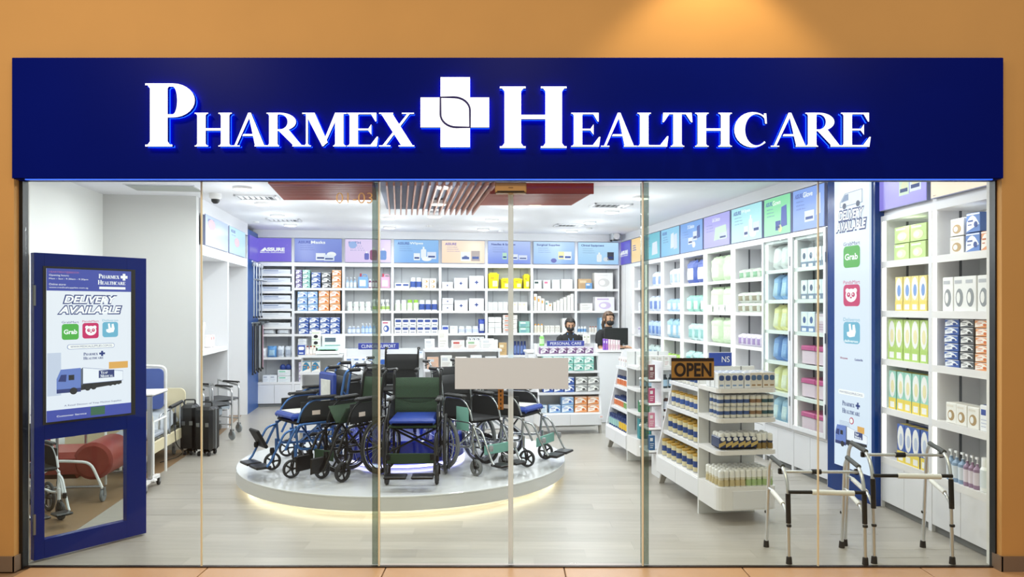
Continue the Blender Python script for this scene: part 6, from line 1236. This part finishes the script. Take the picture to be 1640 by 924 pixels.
link('address_frame', MB().prism(rrect(pc-.16, pc+.17, 1.44, 1.475, .016), -.010, -.007, mat('8a9ad0', .5, emit=.8)).prism(rrect(pc-.157, pc+.167, 1.443, 1.472, .014), -.0105, -.010, W9), ps); text('WWW.MEDICALSUPPLIES.COM.SG', ps, pc+.005, -.013, 1.458, .29, .015, NVd)
serif_text('PHARMEX', ps, pc-.0, -.011, 1.402, .10, .022, NVd); serif_text('HEALTHCARE', ps, pc+.02, -.011, 1.372, .14, .020, NVd); link('cross', MB().box(pc+.06, pc+.10, -.011, -.009, 1.394, 1.408, NVd).box(pc+.073, pc+.087, -.011, -.009, 1.382, 1.42, NVd), ps)
truck(ps, pc, 1.19, .46, -.009); link('printed_fruit_shelf', MB().box(pc+.13, pc+.27, -.008, -.007, 1.285, 1.335, mat('f0b45c', .5, emit=.85)).box(pc-.29, pc-.20, -.008, -.007, 1.12, 1.42, mat('d4ddf4', .5, emit=.85)), ps)
text('A Retail Division of Yeap Medical Supplies', ps, pc+.02, -.011, 1.043, .40, .016, NVd); text('Customer Service', ps, pc-.13, -.011, .975, .2, .012, W9); link('printed_label', MB().box(pc-.0, pc+.10, -.010, -.009, .955, 1.015, mat('3f7a5c', .5, emit=.6)), ps)

# ================================================================ NICHE: BED, RECLINER, CASES
CREAM = mat('e2d6b4', .45); REDV = mat('8e2f24', .5, bump=.1, scale=30)
F_ = Fr(-4.64, 7.72, TH-0*PI)      # x across, y into depth
o = thing('hospital_bed', 'cream hospital bed with plastic-wrapped mattress in the left niche', 'bed', F_.w(0, 0, 0), TH); bw_, bl_ = .88, 1.22
link('headboard', MB().prism(rrect(.03, bw_, .22, .78, .07), bl_, bl_+.03, CREAM), o); link('footboard', MB().prism(rrect(.03, bw_, .20, .66, .06), 0, .03, CREAM), o)
link('side_board', MB().box(bw_-.02, bw_+.01, .03, bl_, .21, .33, CREAM, .004), o); link('base_frame', MB().box(.06, bw_-.03, .05, bl_-.02, .28, .36, STEEL), o)
mt = MB(); n = 14; vs = []
for j in range(n+1):
    for i in range(9):
        u = i/8; v = j/n; vs.append((.04+u*(bw_-.1), .05+v*(bl_-.08), .36+.16*(1-(2*u-1)**6)+.10*max(0, v-.55)+R_.uniform(-.012, .012)))
mt.add(vs, [(j*9+i, j*9+i+1, (j+1)*9+i+1, (j+1)*9+i) for j in range(n) for i in range(8)], mat('b9bfc8', .2, noise=.3, scale=12, bump=.5), True); link('mattress', mt, o)
link('pillow', MB().box(.2, .7, bl_-.35, bl_-.05, .58, .66, mat('dfe2e8', .3, bump=.4, scale=10), .03), o)
rl = MB().tube(fillet([(bw_+.02, .15, .36), (bw_+.02, .18, .60), (bw_+.02, 1.1, .64), (bw_+.02, 1.15, .40)], .06), .012, ALU, 8)
for k in range(4): rl.tube([(bw_+.02, .35+.2*k, .62), (bw_+.02, .33+.2*k, .34)], .009, ALU, 6)
link('side_rail', rl, o); link('rail_pad', MB().tube([(bw_+.02, .55, .635), (bw_+.02, 1.0, .645)], .02, BLACK, 8), o); link('hand_control', MB().box(bw_+.03, bw_+.05, .62, .68, .42, .56, BLACK, .006).tube(fillet([(bw_+.04, .65, .42), (bw_+.05, .66, .2), (bw_+.12, .72, .10), (bw_+.02, .85, .02), (bw_-.1, .6, .012)], .06), .005, BLACK, 6), o)
def castor(par, x, y, r=.05, col=GREYR, name='castor'):
    c = link(name, MB().lathe([(0, -.012), (r*.9, -.012), (r, -.005), (r, .005), (r*.9, .012), (0, .012)], 16, col, (x, y, r), axis='x'), par); link('fork', MB().box(x-.018, x-.013, y-.02, y+.02, r, r*2.2, ALU).box(x+.013, x+.018, y-.02, y+.02, r, r*2.2, ALU).box(x-.018, x+.018, y-.02, y+.02, r*2.1, r*2.3, ALU), c)
for x, y in ((.12, .12), (bw_-.1, .12), (.12, bl_-.1), (bw_-.1, bl_-.1)): castor(o, x, y, .05); link('leg', MB().tube([(x, y, .1), (x, y, .3)], .016, ALU, 6), o)
# overbed table
p = at(248, 757, 0.1); o = thing('overbed_table', 'white overbed table on post before the bed', 'table', (-3.49, 7.22, 0), TH)
link('top', MB().box(-.34, .08, -.15, .30, .95-.04, .94, WHITE, .01), o); link('post', MB().box(-.02, .02, -.02, .02, .10, .91, ALU, .004), o); link('base', MB().box(-.10, .06, -.035, .035, .07, .10, WHITE, .01).box(-.02, .02, -.2, .25, .07, .10, WHITE), o)
for x, y in ((-.08, 0), (.02, .2), (.02, -.2)): castor(o, x, y, .032, BLACK)
o = thing('shower_chair', 'blue-backed chair with white frame at head of the niche', 'chair', (-4.02, 8.55-.75, 0), TH) if 0 else thing('padded_chair', 'blue-backed chair with white frame standing behind navy door', 'chair', (-3.79, 7.55, 0), TH)
link('backrest', MB().prism(rrect(-.2, .2, .70, 1.12, .05), .20, .23, mat('4f68b4', .5)), o); fb = MB()
for g in (-1, 1): fb.tube(fillet([(g*.22, .22, 0.05), (g*.22, .22, 1.14), (0, .22, 1.15)], .06), .014, PAPER, 8); fb.tube([(g*.22, -.18, .02), (g*.22, -.18, .62), (g*.22, .22, .62)], .012, PAPER, 8)
link('frame', fb, o); link('seat', MB().box(-.21, .21, -.2, .2, .44, .49, mat('9aa0aa', .5), .015), o)
# red recliner
F_ = Fr(-4.34, 6.62, TH); o = thing('recliner_chair', 'red vinyl recliner chair with steel frame, seen through door window', 'chair', F_.w(0, 0, 0), TH)
link('seat', MB().box(-.02, .46, .08, .62, .20, .44, REDV, .05), o)
link('leg_rest', MB().lathe([(.14, 0), (.17, .02), (.17, .5), (.14, .52)], 22, REDV, (.56, .08, .36), axis='y', mats=None), o)
link('backrest', MB().box(-.16, .0, .08, .62, .35, .56, REDV, .05), o); fb = MB()
for y in (.04, .66): fb.tube(fillet([(.0, y, .36), (.30, y, .38), (.56, y, .36), (.66, y, .12)], .07), .013, PAPER, 8); fb.tube([(.28, y, .37), (.28, y, .62)], .013, ALU, 8); fb.tube([(.0, y, .14), (.64, y, .14)], .012, ALU, 8)
link('frame', fb, o); link('armrest', MB().box(.10, .45, .0, .07, .60, .63, WHITE, .01), o)
for x, y in ((.05, .05), (.66, .05), (.05, .65), (.66, .65)): castor(o, x, y, .058)
# white-framed wheelchair at the lower left
w9 = wheelchair((-4.02, 6.22, 0), math.radians(52), 'white-framed wheelchair at lower left, seen through the door window', mat('eceeee', .3), BLKF, wr=.15, width=.36, tyre=TYR, s=.85, badge=False)
# black transport cases
def case(x, y, rz, label, w_, h_):
    o = thing('hard_case', label, 'case', (x, y, 0), rz, 'black hard cases'); B = mat('141517', .4, bump=.05, scale=40)
    link('shell', MB().box(-w_/2, w_/2, -.12, .12, .05, h_, B, .035), o); link('band', MB().box(-w_/2-.004, w_/2+.004, -.012, .012, .07, h_-.02, GREYR, .004), o); link('handle', MB().tube(fillet([(-.06, 0, h_), (-.06, 0, h_+.05), (.06, 0, h_+.05), (.06, 0, h_)], .02), .009, BLACK, 6), o)
    for g in (-1, 1):
        for y_ in (-.08, .08): link('wheel', MB().lathe([(0, -.012), (.027, -.012), (.027, .012), (0, .012)], 12, RUBBER, (g*(w_/2-.05), y_, .027), axis='x'), o)
        link('latch', MB().box(g*w_*.25-.02, g*w_*.25+.02, -.126, -.118, h_*.6, h_*.68, STEEL, .002), o)
case(-3.86, 8.98, TH, 'black hard case with wheels, left of the pair', .17, .60); case(-3.635, 8.93, TH-.2, 'wider black hard case beside the glass joint, right of pair', .22, .58)
# commode chairs under and beside the left shelves
def commode(x, y, rz, label):
    o = thing('commode_chair', label, 'chair', (x, y, 0), rz, 'wheeled commode chairs'); f = MB()
    for g in (-1, 1):
        f.tube(fillet([(g*.22, -.2, .12), (g*.22, -.2, .44), (g*.22, -.2, .66), (g*.22, .15, .70), (g*.22, .22, .72)], .05), .013, CHROME, 8); f.tube([(g*.22, .22, .12), (g*.22, .24, .74)], .013, CHROME, 8); f.tube([(g*.22, -.2, .2), (g*.22, .22, .2)], .010, CHROME, 6)
        link('armrest', MB().box(g*.22-.025, g*.22+.025, -.2, .12, .69, .72, BLACK, .01), o)
        for y_ in (-.2, .22): castor(o, g*.22, y_, .062, mat('8f9496', .6))
    link('frame', f, o); link('seat', MB().box(-.21, .21, -.22, .2, .46, .50, mat('3a3c40', .5), .015), o); link('bucket', MB().box(-.13, .13, -.15, .12, .32, .455, mat('a8b4c0', .4), .03), o)
p1 = LW.w(.42, .02); p2 = LW.w(1.05, .06); commode(p1[0], p1[1], LW.a-PI/2+.9, 'grey commode chair on wheels under niche shelf, nearer one'); commode(p2[0], p2[1], LW.a-PI/2+.9, 'chrome commode chair on grey wheels, farther one in niche')
o = thing('folded_walker', 'small white folding frame on the left niche shelf', 'walker', LW.w(.75, .18, 1.201), LW.a); f = MB()
for k in range(3): f.tube(fillet([(-.18+.13*k, .0, 0), (-.17+.13*k, 0, .30), (-.08+.13*k, .0, .36), (-.05+.13*k, .06, .02)], .05), .013, PAPER, 8)
link('frame', f, o); link('bar', MB().box(-.22, .26, .05, .08, .34, .38, WHITE, .01), o)
for k in range(2): tag(link('carton', m_carton(.09, .17, .08, 'ece6e6', 'd89898', 'c8b8b8', 2), None, LW.w(1.05+.13*k, .12, 1.201), LW.a), 'small white and pink carton on niche shelf, %s' % ('nearer' if k == 0 else 'farther'), 'carton', 'cartons on the niche shelf')
# crutches and canes hanging in the left corner
def hang(kind, x, y, ztop, ln, label, c1, c2):
    o = thing(kind, label, 'crutch' if kind == 'crutch' else 'cane', LW.w(x, y, ztop-ln), LW.a, 'hanging '+('crutches' if kind == 'crutch' else 'canes')); P1 = mat(c1, .3, .6 if kind == 'crutch' else 0)
    link('shaft', MB().tube([(0, 0, .02), (0, 0, ln-.03)], .011, P1, 7), o)
    if kind == 'crutch': link('cuff', MB().lathe([(.035, ln-.06), (.04, ln-.03), (.035, ln)], 12, mat(c2, .4), sy=.7), o); link('grip', MB().tube([(0, 0, ln-.28), (0, -.09, ln-.28)], .014, mat(c2, .5), 7), o)
    else: link('handle', MB().tube(fillet([(0, 0, ln-.05), (0, 0, ln), (0, -.11, ln)], .03), .014, mat(c2, .5), 7), o)
    link('rubber_tip', MB().lathe([(.016, 0), (.013, .03)], 8, RUBBER), o)
for k in range(7): hang('crutch', 3.02+.12*k, -.08-.02*(k % 2), 2.50, .92, 'silver crutch hanging in the left corner, %s from the glass' % ('nearest' if k == 0 else ORD[k]), 'c4c8ce', 'b8bcc4' if k % 2 else '8a909c')
for k in range(11):
    col = ['1a1c22', '2a2420', '3a3c42', '9aa0a4', '20262e', 'a4a8aa', '1c1a18', 'a0a6aa', '2c2620', '3a2a20', 'd8a8bc'][k]
    hang('cane', 2.98+.082*k, -.07-.016*(k % 3), 1.50, .86-.03*(k % 3), ('pink cane, farthest in the hanging row' if k == 10 else '%s cane in the lower hanging row, %s from glass' % ('grey' if k in (3, 5, 7) else 'dark', 'nearest' if k == 0 else ORD[k])), col, '26282c' if k % 2 else '6a7074')
